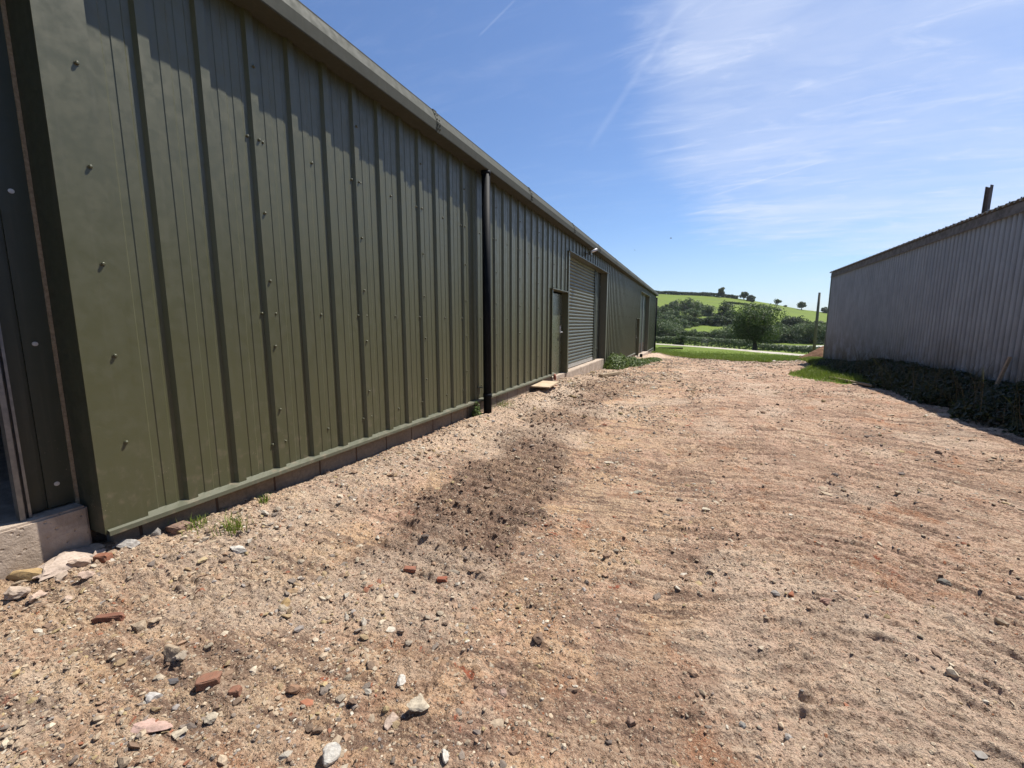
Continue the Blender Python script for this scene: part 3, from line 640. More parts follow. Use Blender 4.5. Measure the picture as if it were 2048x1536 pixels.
def prop():
    b = MB(); b.box(-.018, .018, -.025, .025, 0, 1.0, .003); o = b.build('timber_prop', M['timber']); o.location = (4.72, 9.98, .45); o.rotation_euler = (0, R(13), R(0))
    o.location.z = gz(4.72, 9.98); tag(o, 'pale timber prop leaning against the grey barn wall', 'timber')
prop()

# ------------------------------------------------------------------ foliage
def leaves(name, C, N, size, m, parent=None, up=.25, asp=.6, rng=RNG, attr=None):
    """C: (n,3) leaf centres, N outward directions"""
    n = len(C); nrm = N + rng.normal(0, .55, (n, 3)) + [0, 0, up]; nrm /= np.linalg.norm(nrm, axis=1)[:, None] + 1e-6
    a = np.cross(nrm, rng.normal(0, 1, (n, 3))); a /= np.linalg.norm(a, axis=1)[:, None] + 1e-6; b = np.cross(nrm, a)
    s = size * rng.uniform(.55, 1.35, n)[:, None]; a = a * s; b = b * s * asp
    V = np.stack([C - a, C + b + nrm * s * .15, C + a, C - b + nrm * s * .15], 1).reshape(-1, 3); F = np.arange(4 * n).reshape(-1, 4)
    tint = np.repeat(rng.random(n) if attr is None else np.clip(attr + rng.normal(0, .18, n), 0, 1), 4)
    return mesh_np(name, V, F, m, parent, attrs=dict(tint=tint))
def crown_pts(rng, W, H, z0, nblob, nleaf, shape='round', lean=0.):
    """leaf centres spread over clumps filling a crown W wide and H high, starting at z0"""
    C = []; N = []; T = []
    for k in range(nblob):
        u = rng.normal(0, 1, 3); u /= np.linalg.norm(u); rr = rng.random() ** .4
        q = u * rr * np.array([W * .36, W * .36, H * .36]); q[2] += z0 + H * .5
        if shape == 'dome' and q[2] < z0 + H * .3: q[:2] *= 1.15
        if shape == 'dome' and k % 3 == 0: q[2] = z0 + H * .16 * rng.random(); q[:2] *= 1.25
        if shape == 'low': q[2] = z0 + abs(q[2] - z0 - H * .3)
        q[0] += lean * (q[2] - z0)
        br = rng.uniform(.13, .25) * min(W, H * 1.3)
        m = nleaf // nblob; v = rng.normal(0, 1, (m, 3)); v /= np.linalg.norm(v, axis=1)[:, None]; r = br * rng.uniform(.55, 1.08, m) ** .7
        C.append(q + v * r[:, None] * [1, 1, .8]); N.append(v); T.append(np.full(m, rng.uniform(.2, .7)))
    C = np.concatenate(C); C[:, 2] = np.maximum(C[:, 2], z0 * .6 - .1)
    return C, np.concatenate(N), np.concatenate(T)
def tree(name, label, x, y, z, H, W, trunk=.2, mt='leaf', nblob=26, nleaf=2200, size=.3, seed=1, group=None, shape='round', lean=0., tr=None, cat='tree'):
    rng = np.random.default_rng(seed); root = tag(empty(name, (x, y, z), rng.random() * 0), label, cat, group)
    th = H * trunk; b = MB(); r0 = tr or W * .045
    b.tube([(0, 0, -.4), (.02 * W, 0, th * .5), (0, .02 * W, th), (lean * H * .3, 0, H * .62)], [r0 * 1.25, r0, r0 * .85, r0 * .3], 10)
    for k in range(6):
        a = k * 1.05 + rng.random(); l = W * rng.uniform(.22, .36); z1 = th * rng.uniform(.85, 1.3)
        b.tube([(0, 0, z1), (math.cos(a) * l * .5, math.sin(a) * l * .5, z1 + H * .16), (math.cos(a) * l, math.sin(a) * l, z1 + H * .38)], [r0 * .5, r0 * .3, r0 * .1], 6)
    b.build('trunk', M['bark'], root)
    C, N, T = crown_pts(rng, W, H - th * .8, th * .8, nblob, nleaf, shape, lean)
    leaves('crown', C, N, size, M[mt], root, rng=rng, attr=T)
    return root
def az_xy(px, r, ex=0.):
    """bearing (a pixel column at horizon height, measured once) -> plan position"""
    a = math.atan((px - 1024) / 858.4) - R(23.204); return r * math.sin(a), r * math.cos(a)
def hill_z(x, y): return float(far_z(np.array([x]), np.array([y]))[0])

# trees on the ridge
for i, (px, r, H, W, tk, sh, lab, sz) in enumerate((
    (1438, 397, 8.6, 6.8, .30, 'round', 'tall bushy tree with a leaning crown alone on the hilltop hedge line', .55),
    (1484, 396, 7.0, 7.5, .12, 'round', 'taller rounded tree of the touching pair on the ridge', .55),
    (1497, 394, 5.4, 8.6, .08, 'dome', 'lower spreading tree of the touching pair on the ridge', .55),
    (1551, 396, 5.4, 5.6, .25, 'round', 'thin ragged tree standing on the ridge slope right of the pair', .5),
    (1567, 397, 2.0, 2.6, .2, 'low', 'tiny bush on the skyline between two ridge trees', .4),
    (1600, 397, 6.4, 6.8, .25, 'round', 'neat round-headed tree with a bare stem on the skyline', .5),
    (1648, 396, 4.6, 7.0, .05, 'dome', 'low domed tree on the skyline beside the telegraph pole top', .5))):
    x, y = az_xy(px, r); n = 420 if 'thin' in lab else 1300
    tree('ridge_tree' if i != 4 else 'ridge_bush', lab, x, y, hill_z(x, y) - .2, H, W, tk, 'leaf_dark' if i in (2, 6) else 'leaf', 16, n, sz, 40 + i, 'trees on the ridge', sh, lean=.15 if i == 0 else 0, cat='tree' if i != 4 else 'bush')
def hedge(name, label, pts, h, w, m, size, n_per_m, seed, zf=hill_z, bumps=.35, cat='hedge'):
    rng = np.random.default_rng(seed); pts = np.array(pts, float); d = np.r_[0, np.cumsum(np.hypot(*np.diff(pts, axis=0).T))]
    n = int(d[-1] * n_per_m); s = rng.random(n) * d[-1]; px = np.interp(s, d, pts[:, 0]); py = np.interp(s, d, pts[:, 1])
    hh = h * (1 - bumps + 2 * bumps * fbm(s, s * 0 + seed, 3.0 * h, 3)); a = rng.uniform(0, math.pi, n); rad = rng.uniform(.75, 1.05, n)
    off = np.cos(a) * w / 2 * rad; z = np.sin(a) ** .6 * hh * rad
    tx, ty = np.gradient(np.interp(np.arange(0, d[-1], .5), d, pts[:, 0])), 0
    dirv = (pts[-1] - pts[0]) / np.linalg.norm(pts[-1] - pts[0]); nx, ny = -dirv[1], dirv[0]
    x = px + nx * off; y = py + ny * off; gzv = np.where(y < 44, base_z(x, y), far_z(x, y)); C = np.c_[x, y, gzv + z]
    N = np.c_[nx * np.cos(a), ny * np.cos(a), np.sin(a)]
    o = leaves(name, C - [pts[0][0], pts[0][1], 0], N, size, M[m], rng=rng, attr=np.clip(fbm(s, z, 1.2 * h, 2) * 1.2 - .1, 0, 1)); o.location = (pts[0][0], pts[0][1], 0)
    return tag(o, label, cat)
P2 = lambda px, r: az_xy(px, r)
hedge('hedge', 'dark uneven hedge running along the hilltop on the left', [P2(1240, 399), P2(1330, 398), P2(1400, 397), P2(1472, 396)], 2.4, 3.4, 'leaf_dark', .6, 75, 3, bumps=.55)
hedge('hedge', 'thin hedge line crossing the upper hill field', [P2(1452, 345), P2(1500, 350), P2(1560, 350)], 1.3, 1.8, 'leaf_dark', .5, 40, 5)
hedge('hedge', 'clipped grey-green hedge along the meadow between the track and the wood', [P2(1358, 74), P2(1440, 72), P2(1515, 69)], 1.35, 1.6, 'leaf_pale', .12, 420, 6, bumps=.15)
hedge('hedge', 'low clipped hedge to the right of the meadow tree trunk', [P2(1517, 72), P2(1580, 71), P2(1665, 68)], .95, 1.5, 'leaf_pale', .12, 380, 7, bumps=.15)
hedge('hedge', 'low rough hedge beside the far end of the green shed', [P2(1250, 86), P2(1312, 84), P2(1362, 80)], 1.3, 2.2, 'leaf', .14, 380, 8)
# the meadow tree
x, y = P2(1512, 56)
tree('meadow_tree', 'broad dark green tree standing alone in the meadow', x, y, hill_z(x, y), 5.5, 6.0, .15, 'leaf', 48, 15000, .10, 5, None, 'round', tr=.24)
x, y = P2(1364, 64); tree('meadow_bush', 'small dark bush at the left end of the clipped meadow hedge', x, y, hill_z(x, y), 1.5, 1.9, .12, 'leaf_dark', 10, 1600, .08, 77, None, 'dome', cat='bush')

# wood on the slope: rows of (pixel column, distance, height, width, leaf set)
rows = {
 'upper': ('of the upper wood', [(1300, 228, 4.8, 12, 'leaf'), (1322, 232, 4.5, 12, 'leaf'), (1338, 250, 6, 13, 'leaf_dark'), (1357, 262, 7.6, 13.5, 'leaf_dark'), (1375, 262, 8.2, 15, 'leaf_dark'), (1393, 248, 6.5, 10, 'leaf'), (1350, 222, 4.0, 11, 'leaf_pale'), (1383, 222, 4.0, 9.5, 'leaf_pale'), (1412, 232, 5.4, 7.5, 'leaf_pale'), (1448, 230, 8.9, 8.2, 'leaf_dark'), (1460, 216, 5.6, 7, 'leaf'), (1478, 218, 4.2, 7, 'leaf_dark'),
   (1310, 200, 4.6, 9, 'leaf'), (1332, 196, 4.2, 9, 'leaf_pale'), (1366, 198, 4.0, 9, 'leaf'), (1389, 196, 3.5, 7, 'leaf_dark'), (1403, 194, 3.4, 6.4, 'leaf_dark'), (1420, 196, 4.4, 6.4, 'leaf'), (1434, 194, 4.6, 6, 'leaf_dark'), (1450, 196, 3.6, 6, 'leaf'), (1468, 194, 4.2, 7, 'leaf_dark'), (1322, 172, 4.6, 9, 'leaf_pale'), (1342, 168, 4.4, 9, 'leaf'), (1360, 176, 3.8, 8.5, 'leaf_pale'), (1380, 186, 2.6, 7, 'leaf'), (1308, 150, 5.6, 9, 'leaf_dark'), (1331, 148, 5.0, 8, 'leaf'), (1350, 152, 3.6, 8, 'leaf_dark')]),
 'right': ('of the right-hand slope clump', [(1565, 205, 3.4, 6.1, 'leaf_dark'), (1581, 205, 5.4, 6.4, 'leaf_dark'), (1598, 206, 5.6, 6.8, 'leaf_dark'), (1615, 205, 4.4, 5.8, 'leaf'), (1640, 203, 4.4, 6.5, 'leaf'), (1660, 203, 4.6, 6.5, 'leaf_dark')]),
 'lower': ('of the lower wood', [(1300, 130, 6.3, 7.2, 'leaf'), (1321, 132, 5.8, 7, 'leaf'), (1338, 130, 4.8, 6.5, 'leaf_pale'), (1353, 134, 3.8, 6, 'leaf'), (1370, 124, 3.1, 5.0, 'leaf'), (1388, 128, 3.1, 5, 'leaf_pale'), (1405, 122, 2.9, 4.8, 'leaf'), (1422, 124, 2.9, 4.8, 'leaf'), (1440, 122, 3.5, 4.7, 'leaf_pale'), (1458, 124, 4.3, 5.4, 'leaf_pale'), (1477, 120, 4.2, 5, 'leaf_pale'), (1497, 124, 4.3, 5.4, 'leaf'), (1520, 128, 5.4, 5.6, 'leaf_dark'), (1540, 124, 5.6, 5.6, 'leaf'), (1559, 126, 5.2, 5.5, 'leaf_pale'), (1577, 128, 4.4, 5.2, 'leaf'), (1595, 126, 4.9, 5.4, 'leaf_pale'), (1614, 130, 5.5, 5.7, 'leaf'), (1633, 126, 5.9, 5.5, 'leaf_pale'), (1654, 128, 5.8, 5.6, 'leaf'), (1672, 128, 5.8, 5.6, 'leaf')]),
}
ordn = ['first', 'second', 'third', 'fourth', 'fifth', 'sixth', 'seventh', 'eighth', 'ninth', 'tenth', 'eleventh', 'twelfth', 'thirteenth', 'fourteenth', 'fifteenth', 'sixteenth', 'seventeenth', 'eighteenth', 'nineteenth', 'twentieth', 'twenty-first', 'twenty-second', 'twenty-third', 'twenty-fourth', 'twenty-fifth', 'twenty-sixth', 'twenty-seventh', 'twenty-eighth', 'twenty-ninth', 'thirtieth']
tone = {'leaf': 'mid green', 'leaf_dark': 'dark green', 'leaf_pale': 'pale green'}
for rn, (where, lst) in rows.items():
    for i, (px, r, H, W_, mt) in enumerate(sorted(lst)):
        x, y = P2(px, r); nm = 'woodland_tree' if H > 3.9 else 'woodland_bush'
        tree(nm, f'{tone[mt]} {"tree" if H > 3.9 else "bush"}, {ordn[i]} from the left {where}', x, y, hill_z(x, y) - .3, H * (.92 + .16 * random.random()), W_ * 1.12, .02, mt, 34 if rn != 'lower' else 40, 3000 if rn != 'lower' else 4200, .30 if rn != 'lower' else .17, 200 + i + len(rn) * 31, f'trees {where}', 'dome', cat='tree' if H > 3.9 else 'bush')
# telegraph pole
x, y = P2(1633, 57); z = hill_z(x, y)
o = MB().tube([(0, 0, -.3), (0, 0, 4), (0, 0, 6.75)], [.16, .14, .11], 12).build('telegraph_pole', M['pole']); o.location = (x, y, z - .1)
tag(o, 'plain wooden telegraph pole standing in the meadow by the barn corner', 'pole')
# small gatepost sign by the track
x, y = P2(1412, 56); z = hill_z(x, y); g = tag(empty('field_gate', (x, y, z)), 'small grey metal gate standing by the pale track', 'gate')
MB().box(-.35, -.29, -.03, .03, -.1, 1.0).build('post', M['pole'], g); MB().box(.29, .35, -.03, .03, -.1, 1.0).build('post', M['pole'], g)
b = MB()
for k in range(5): b.box(-.29, .29, -.012, .012, .18 + k * .18, .21 + k * .18)
b.build('rails', M['galv'], g)
# dark timber lying in the grass
x, y = -2.1, 43; o = MB().box(-1.1, 1.1, -.12, .12, 0, .14, .01).build('log', M['bark']); o.location = (x, y, float(base_z(x, y))); o.rotation_euler = (0, 0, R(10)); tag(o, 'dark squared log lying on the far grass near the green shed', 'log')

# ------------------------------------------------------------------ soil heap
def heap():
    n = 60; a = np.linspace(-1, 1, n); X, Y = np.meshgrid(a, a); r = np.hypot(X, Y) + (fbm(X * 3 + 5, Y * 3, 1, 4) - .5) * .25
    Z = np.clip(1 - r, 0, 1) ** .9 * .95 + (fbm(X * 8, Y * 8, 1, 4) - .5) * .10 * (r < 1) - .12
    i = (np.arange(n - 1)[:, None] * n + np.arange(n - 1)[None]).ravel()
    o = mesh_np('soil_heap', np.c_[X.ravel() * 1.55, Y.ravel() * 1.8, Z.ravel()], np.c_[i, i + 1, i + n + 1, i + n], M['soil'], smooth=True)
    o.location = (6.1, 25.3, float(base_z(6.1, 25.3)) - .02); tag(o, 'heap of dark red-brown soil at the far corner of the barn', 'soil heap')
heap()

# ------------------------------------------------------------------ grass blades, weeds, brambles
def blades(name, XY, Z, h, w, m, rng, kind='stuff'):
    n = len(XY); a = rng.uniform(0, 2 * math.pi, n); H = h * rng.uniform(.5, 1.3, n); lx = rng.normal(0, .35, n) * H; ly = rng.normal(0, .35, n) * H
    wx = np.cos(a) * w; wy = np.sin(a) * w; B = np.c_[XY, Z - .01]
    V = np.stack([B - np.c_[wx, wy, 0 * a], B + np.c_[wx, wy, 0 * a], B + np.c_[lx * .35 + wx * .7, ly * .35 + wy * .7, H * .6], B + np.c_[lx * .35 - wx * .7, ly * .35 - wy * .7, H * .6], B + np.c_[lx + wx * .1, ly + wy * .1, H], B + np.c_[lx - wx * .1, ly - wy * .1, H]], 1).reshape(-1, 3)
    i = np.arange(n) * 6; F = np.concatenate([np.c_[i, i + 1, i + 2, i + 3], np.c_[i + 3, i + 2, i + 4, i + 5]])
    return mesh_np(name, V, F, m, attrs=dict(tint=np.repeat(rng.random(n), 6)))
def barn_weeds():
    rng = np.random.default_rng(9); n = 52000; Y = 1 + 21.5 * rng.random(n) ** .9; X = 5.0 - (rng.random(n) ** 1.3) * np.interp(Y, [0, 6, 10, 12.5, 14, 16.5, 18.5, 22.5], [.5, .6, .7, .8, 1.5, 1.8, 1.0, .5])
    k = fbm(X, Y, .8, 3) > np.interp(Y, [0, 12, 14], [.56, .5, .36]); X, Y = X[k], Y[k]
    Z = ground_z(X, Y, False)
    tag(blades('grass', np.c_[X, Y], Z, .16, .006, M['grassblade'], rng), 'grass growing along the foot of the grey barn', 'grass', kind='stuff')
    n = 9000; Y = 12 + 8 * rng.random(n); X = 2.7 + 2 * rng.random(n); bl = np.interp(Y, [10, 12.6, 13.4, 14.5, 16.5, 18.5, 20], [5, 4.4, 3.5, 3.0, 2.85, 4.0, 4.6]); k = X > bl + .05; X, Y = X[k], Y[k]
    tag(blades('grass', np.c_[X, Y], ground_z(X, Y, False), .11, .006, M['grassblade'], rng), 'sunlit wedge of short grass by the barn\'s far corner', 'grass', kind='stuff')
    # bramble and nettle bank against the wall
    n = 60000; Y = 3 + 18.8 * rng.random(n); top = np.interp(Y, [3, 8, 10, 13, 16, 18.5, 21.8], [.34, .40, .46, .48, .42, .22, .08]) * (.55 + .9 * fbm(Y * 1.0, Y * 0 + 2, .9, 3)); wid = np.interp(Y, [3, 8, 12, 16, 20, 22], [.8, .95, 1.0, 1.0, .8, .4]) * (.6 + .8 * fbm(Y, Y * 0 + 7, 1.1, 3))
    a = rng.uniform(0, math.pi / 2, n); X = 5.0 - np.cos(a) * wid * rng.uniform(.5, 1.05, n); Z = ground_z(X, Y, False) + np.sin(a) * top * rng.uniform(.6, 1.1, n)
    o = leaves('brambles', np.c_[X, Y, Z], np.c_[-np.cos(a), 0 * a, np.sin(a)], .035, M['bramble'], rng=rng, asp=.65, attr=fbm(X, Y, .6, 3)); tag(o, 'bank of brambles and nettles against the barn wall', 'brambles', kind='stuff')
    n = 900; Y = 4 + 13 * rng.random(n); X = 4.95 - .9 * rng.random(n); tag(blades('dry_stalks', np.c_[X, Y], ground_z(X, Y, False), .75, .004, M['drygrass'], rng), 'dead brown stalks standing in the bramble bank', 'dead stalks', kind='stuff')
barn_weeds()
def weed_clump(name, label, cx, cy, rx, ry, h, n, size, seed, m='weed', cat='weed'):
    rng = np.random.default_rng(seed); u = rng.normal(0, 1, (n, 3)); u /= np.linalg.norm(u, axis=1)[:, None]; u[:, 2] = abs(u[:, 2]); k = rng.uniform(.3, 1.05, n)[:, None]
    X = cx + u[:, 0] * rx * k[:, 0]; Y = cy + u[:, 1] * ry * k[:, 0]; Z = ground_z(X, Y, False) + u[:, 2] * h * k[:, 0] * (.6 + .8 * fbm(X, Y, .25, 2))
    z0 = gz(cx, cy); o = leaves(name, np.c_[X - cx, Y - cy, Z - z0], u, size, M[m], rng=rng, asp=.6); o.location = (cx, cy, z0); return tag(o, label, cat)
weed_clump('weed_clump', 'large leafy green weed clump against the shed right of the closed roller door', -2.62, 15.9, .42, 1.1, .48, 5200, .045, 31)
weed_clump('weed_clump', 'lower green weed clump running out into the yard past the roller door', -2.25, 17.6, .62, 1.4, .27, 4200, .045, 32)
weed_clump('weed_clump', 'flat patch of green weeds farther along the shed beyond the leafy clumps', -1.85, 20.8, .5, 1.5, .14, 1800, .04, 33)
weed_clump('weed_clump', 'dark green weed growing at the foot of the near black downpipe', -2.93, 5.50, .07, .10, .20, 260, .022, 34)
def tuft(label, x, y, h, n, seed, spread=.05):
    rng = np.random.default_rng(seed); XY = rng.normal(0, spread, (n, 2)); o = blades('grass_tuft', XY, np.zeros(n), h, .0028, M['grassblade'], rng); o.location = (x, y, gz(x, y)); tag(o, label, 'grass tuft', 'grass tufts by the plinth')
tuft('small grass tuft against the plinth near the corner of the shed', -2.86, 1.56, .07, 60, 1)
tuft('fuller grass tuft in the stones just right of the plinth tuft', -2.64, 1.65, .085, 90, 2, .045)
tuft('sparse grass sprig in rubble below the second drip flashing rib', -2.80, 1.98, .06, 35, 3, .015)
tuft('yellowish grass sprig right of the near black downpipe', -2.80, 6.25, .09, 80, 4, .09)
def edge_grass():
    rng = np.random.default_rng(14); n = 60000; X = rng.uniform(-4, 9, n); e = np.interp(X, [-4, -2.4, -1, .3, 5, 9], [35, 33, 26, 23.6, 22, 21]); Y = e + rng.exponential(4.0, n) - .3
    k = (Y < 44) & (fbm(X, Y, .9, 3) > .38); X, Y = X[k], Y[k]; Z = np.where(Y < 34, ground_z(X, Y, False), base_z(X, Y))
    tag(blades('grass', np.c_[X, Y], Z, .10, .012, M['grassblade'], rng), 'meadow grass at the far edge of the dirt yard', 'grass', kind='stuff')
edge_grass()

# ------------------------------------------------------------------ stones
def ico(sub):
    b = bmesh.new(); bmesh.ops.create_icosphere(b, subdivisions=sub, radius=1.); b.verts.index_update()
    V = np.array([v.co[:] for v in b.verts]); F = np.array([[v.index for v in f.verts] for f in b.faces]); b.free(); return V, F
PAL = np.array([(.56, .44, .31), (.66, .56, .42), (.74, .67, .55), (.33, .27, .22), (.22, .18, .155), (.45, .30, .20), (.40, .16, .09), (.50, .38, .20), (.40, .36, .33), (.30, .20, .14)])
def gravel():
    rng = np.random.default_rng(21); V0, F0 = ico(1)
    # positions: dense near the shed wall and in the foreground
    n = 260000; Y = .3 + rng.random(n) ** 1.6 * 23; X = rng.uniform(-3.0, 4.4, n)
    dens = .16 + .75 * sst(.45, .65, fbm(X, Y, .7, 4)) + .6 * np.exp(-((X + 2.6) / .4) ** 2) * (Y < 10) + .35 * ((X < -.3) & (Y < 3)) + .5 * clod_mask(X, Y)
    dens *= np.interp(X, [-3, -1, 0, 1, 4.4], [1, .9, .5, .32, .30]); k = rng.random(n) < dens * .62; X, Y = X[k], Y[k]
    xe = rng.uniform(-3, 4.6, 2600); ye = np.interp(xe, [-4, -2.4, -1, .3, 5, 9], [35, 33, 26, 23.6, 22, 21]) - .6 + rng.normal(0, .45, 2600); X = np.r_[X, xe]; Y = np.r_[Y, ye]; n = len(X)
    s = .0030 + .0075 * rng.random(n) ** 2.2 + .016 * (rng.random(n) < .05) * rng.random(n); s = s * np.interp(Y, [0, 3, 8, 20], [.9, 1.1, 1.9, 3.2])
    Z = ground_z(X, Y)
    sc = np.stack([s * rng.uniform(.8, 1.6, n), s * rng.uniform(.7, 1.2, n), s * rng.uniform(.4, .8, n)], 1)
    jit = 1 + rng.normal(0, .20, (n, len(V0), 1)); P0 = V0[None] * jit * sc[:, None, :]
    a = rng.uniform(0, 2 * math.pi, n); tl = rng.normal(0, .35, n); ca, sa, ct, st = np.cos(a), np.sin(a), np.cos(tl), np.sin(tl)
    x, y, z = P0[..., 0], P0[..., 1], P0[..., 2]; y, z = y * ct[:, None] - z * st[:, None], y * st[:, None] + z * ct[:, None]
    x, y = x * ca[:, None] - y * sa[:, None], x * sa[:, None] + y * ca[:, None]
    V = np.stack([x + X[:, None], y + Y[:, None], z + (Z + s * .02)[:, None]], -1).reshape(-1, 3)
    F = (F0[None] + (np.arange(n) * len(V0))[:, None, None]).reshape(-1, 3)
    w = np.array([.33, .13, .05, .08, .06, .19, .02, .07, .03, .04]); pi = rng.choice(len(PAL), n, p=w / w.sum()); cm = clod_mask(X, Y); pi = np.where(rng.random(n) < cm * .8, 9, pi)
    T = PAL[pi] * rng.uniform(.75, 1.15, (n, 1)); T = np.where((cm * (rng.random(n) < .8))[:, None] > .5, T * .75, T)
    tag(mesh_np('gravel', V, F, M['stone'], attrs=dict(tint=np.repeat(T, len(V0), 0))), 'loose gravel and clods strewn over the dirt yard', 'gravel', kind='stuff')
    print('gravel stones', n)
gravel()
def rock(name, label, x, y, size, dims, col, seed, sub=2, rough=.16, rz=0., tilt=0., cat='stone', sink=.3, angular=True, group='loose stones in the yard', boxy=False):
    rng = np.random.default_rng(seed); V, F = ico(3)
    if boxy: V = np.sign(V) * np.abs(V) ** .35
    elif angular:  # cut the ball with random planes so that it has broken faces
        for k in range(11):
            nrm = rng.normal(0, 1, 3); nrm /= np.linalg.norm(nrm); d = rng.uniform(.45, .80); h = V @ nrm; V = V - np.outer(np.maximum(h - d, 0), nrm)
    nz = np.array([vn(np.array([a * 3 + 7 + seed]), np.array([b * 3 + c * 2.1 + 5]))[0] for a, b, c in V]); V = V * (1 + (nz[:, None] - .5) * rough * 1.2)
    V = V / np.abs(V).max(0) * np.array(dims) * size * .5
    t = tilt; c, s_ = math.cos(t), math.sin(t); V = np.c_[V[:, 0] * c + V[:, 2] * s_, V[:, 1], -V[:, 0] * s_ + V[:, 2] * c]
    T = np.tile(np.array(col), (len(V), 1)) * (.85 + .3 * nz[:, None])
    o = mesh_np(name, V, F, M['stone'], attrs=dict(tint=T)); o.location = (x, y, gz(x, y) + dims[2] * size * (.5 - sink)); o.rotation_euler = (0, 0, rz); tag(o, label, cat, group); return o
W_, CR, TN, OC, BR, GY, DK, RD, PK = (.72, .68, .60), (.66, .57, .43), (.48, .38, .27), (.52, .36, .17), (.24, .16, .11), (.36, .34, .31), (.12, .12, .13), (.27, .12, .08), (.48, .33, .27)
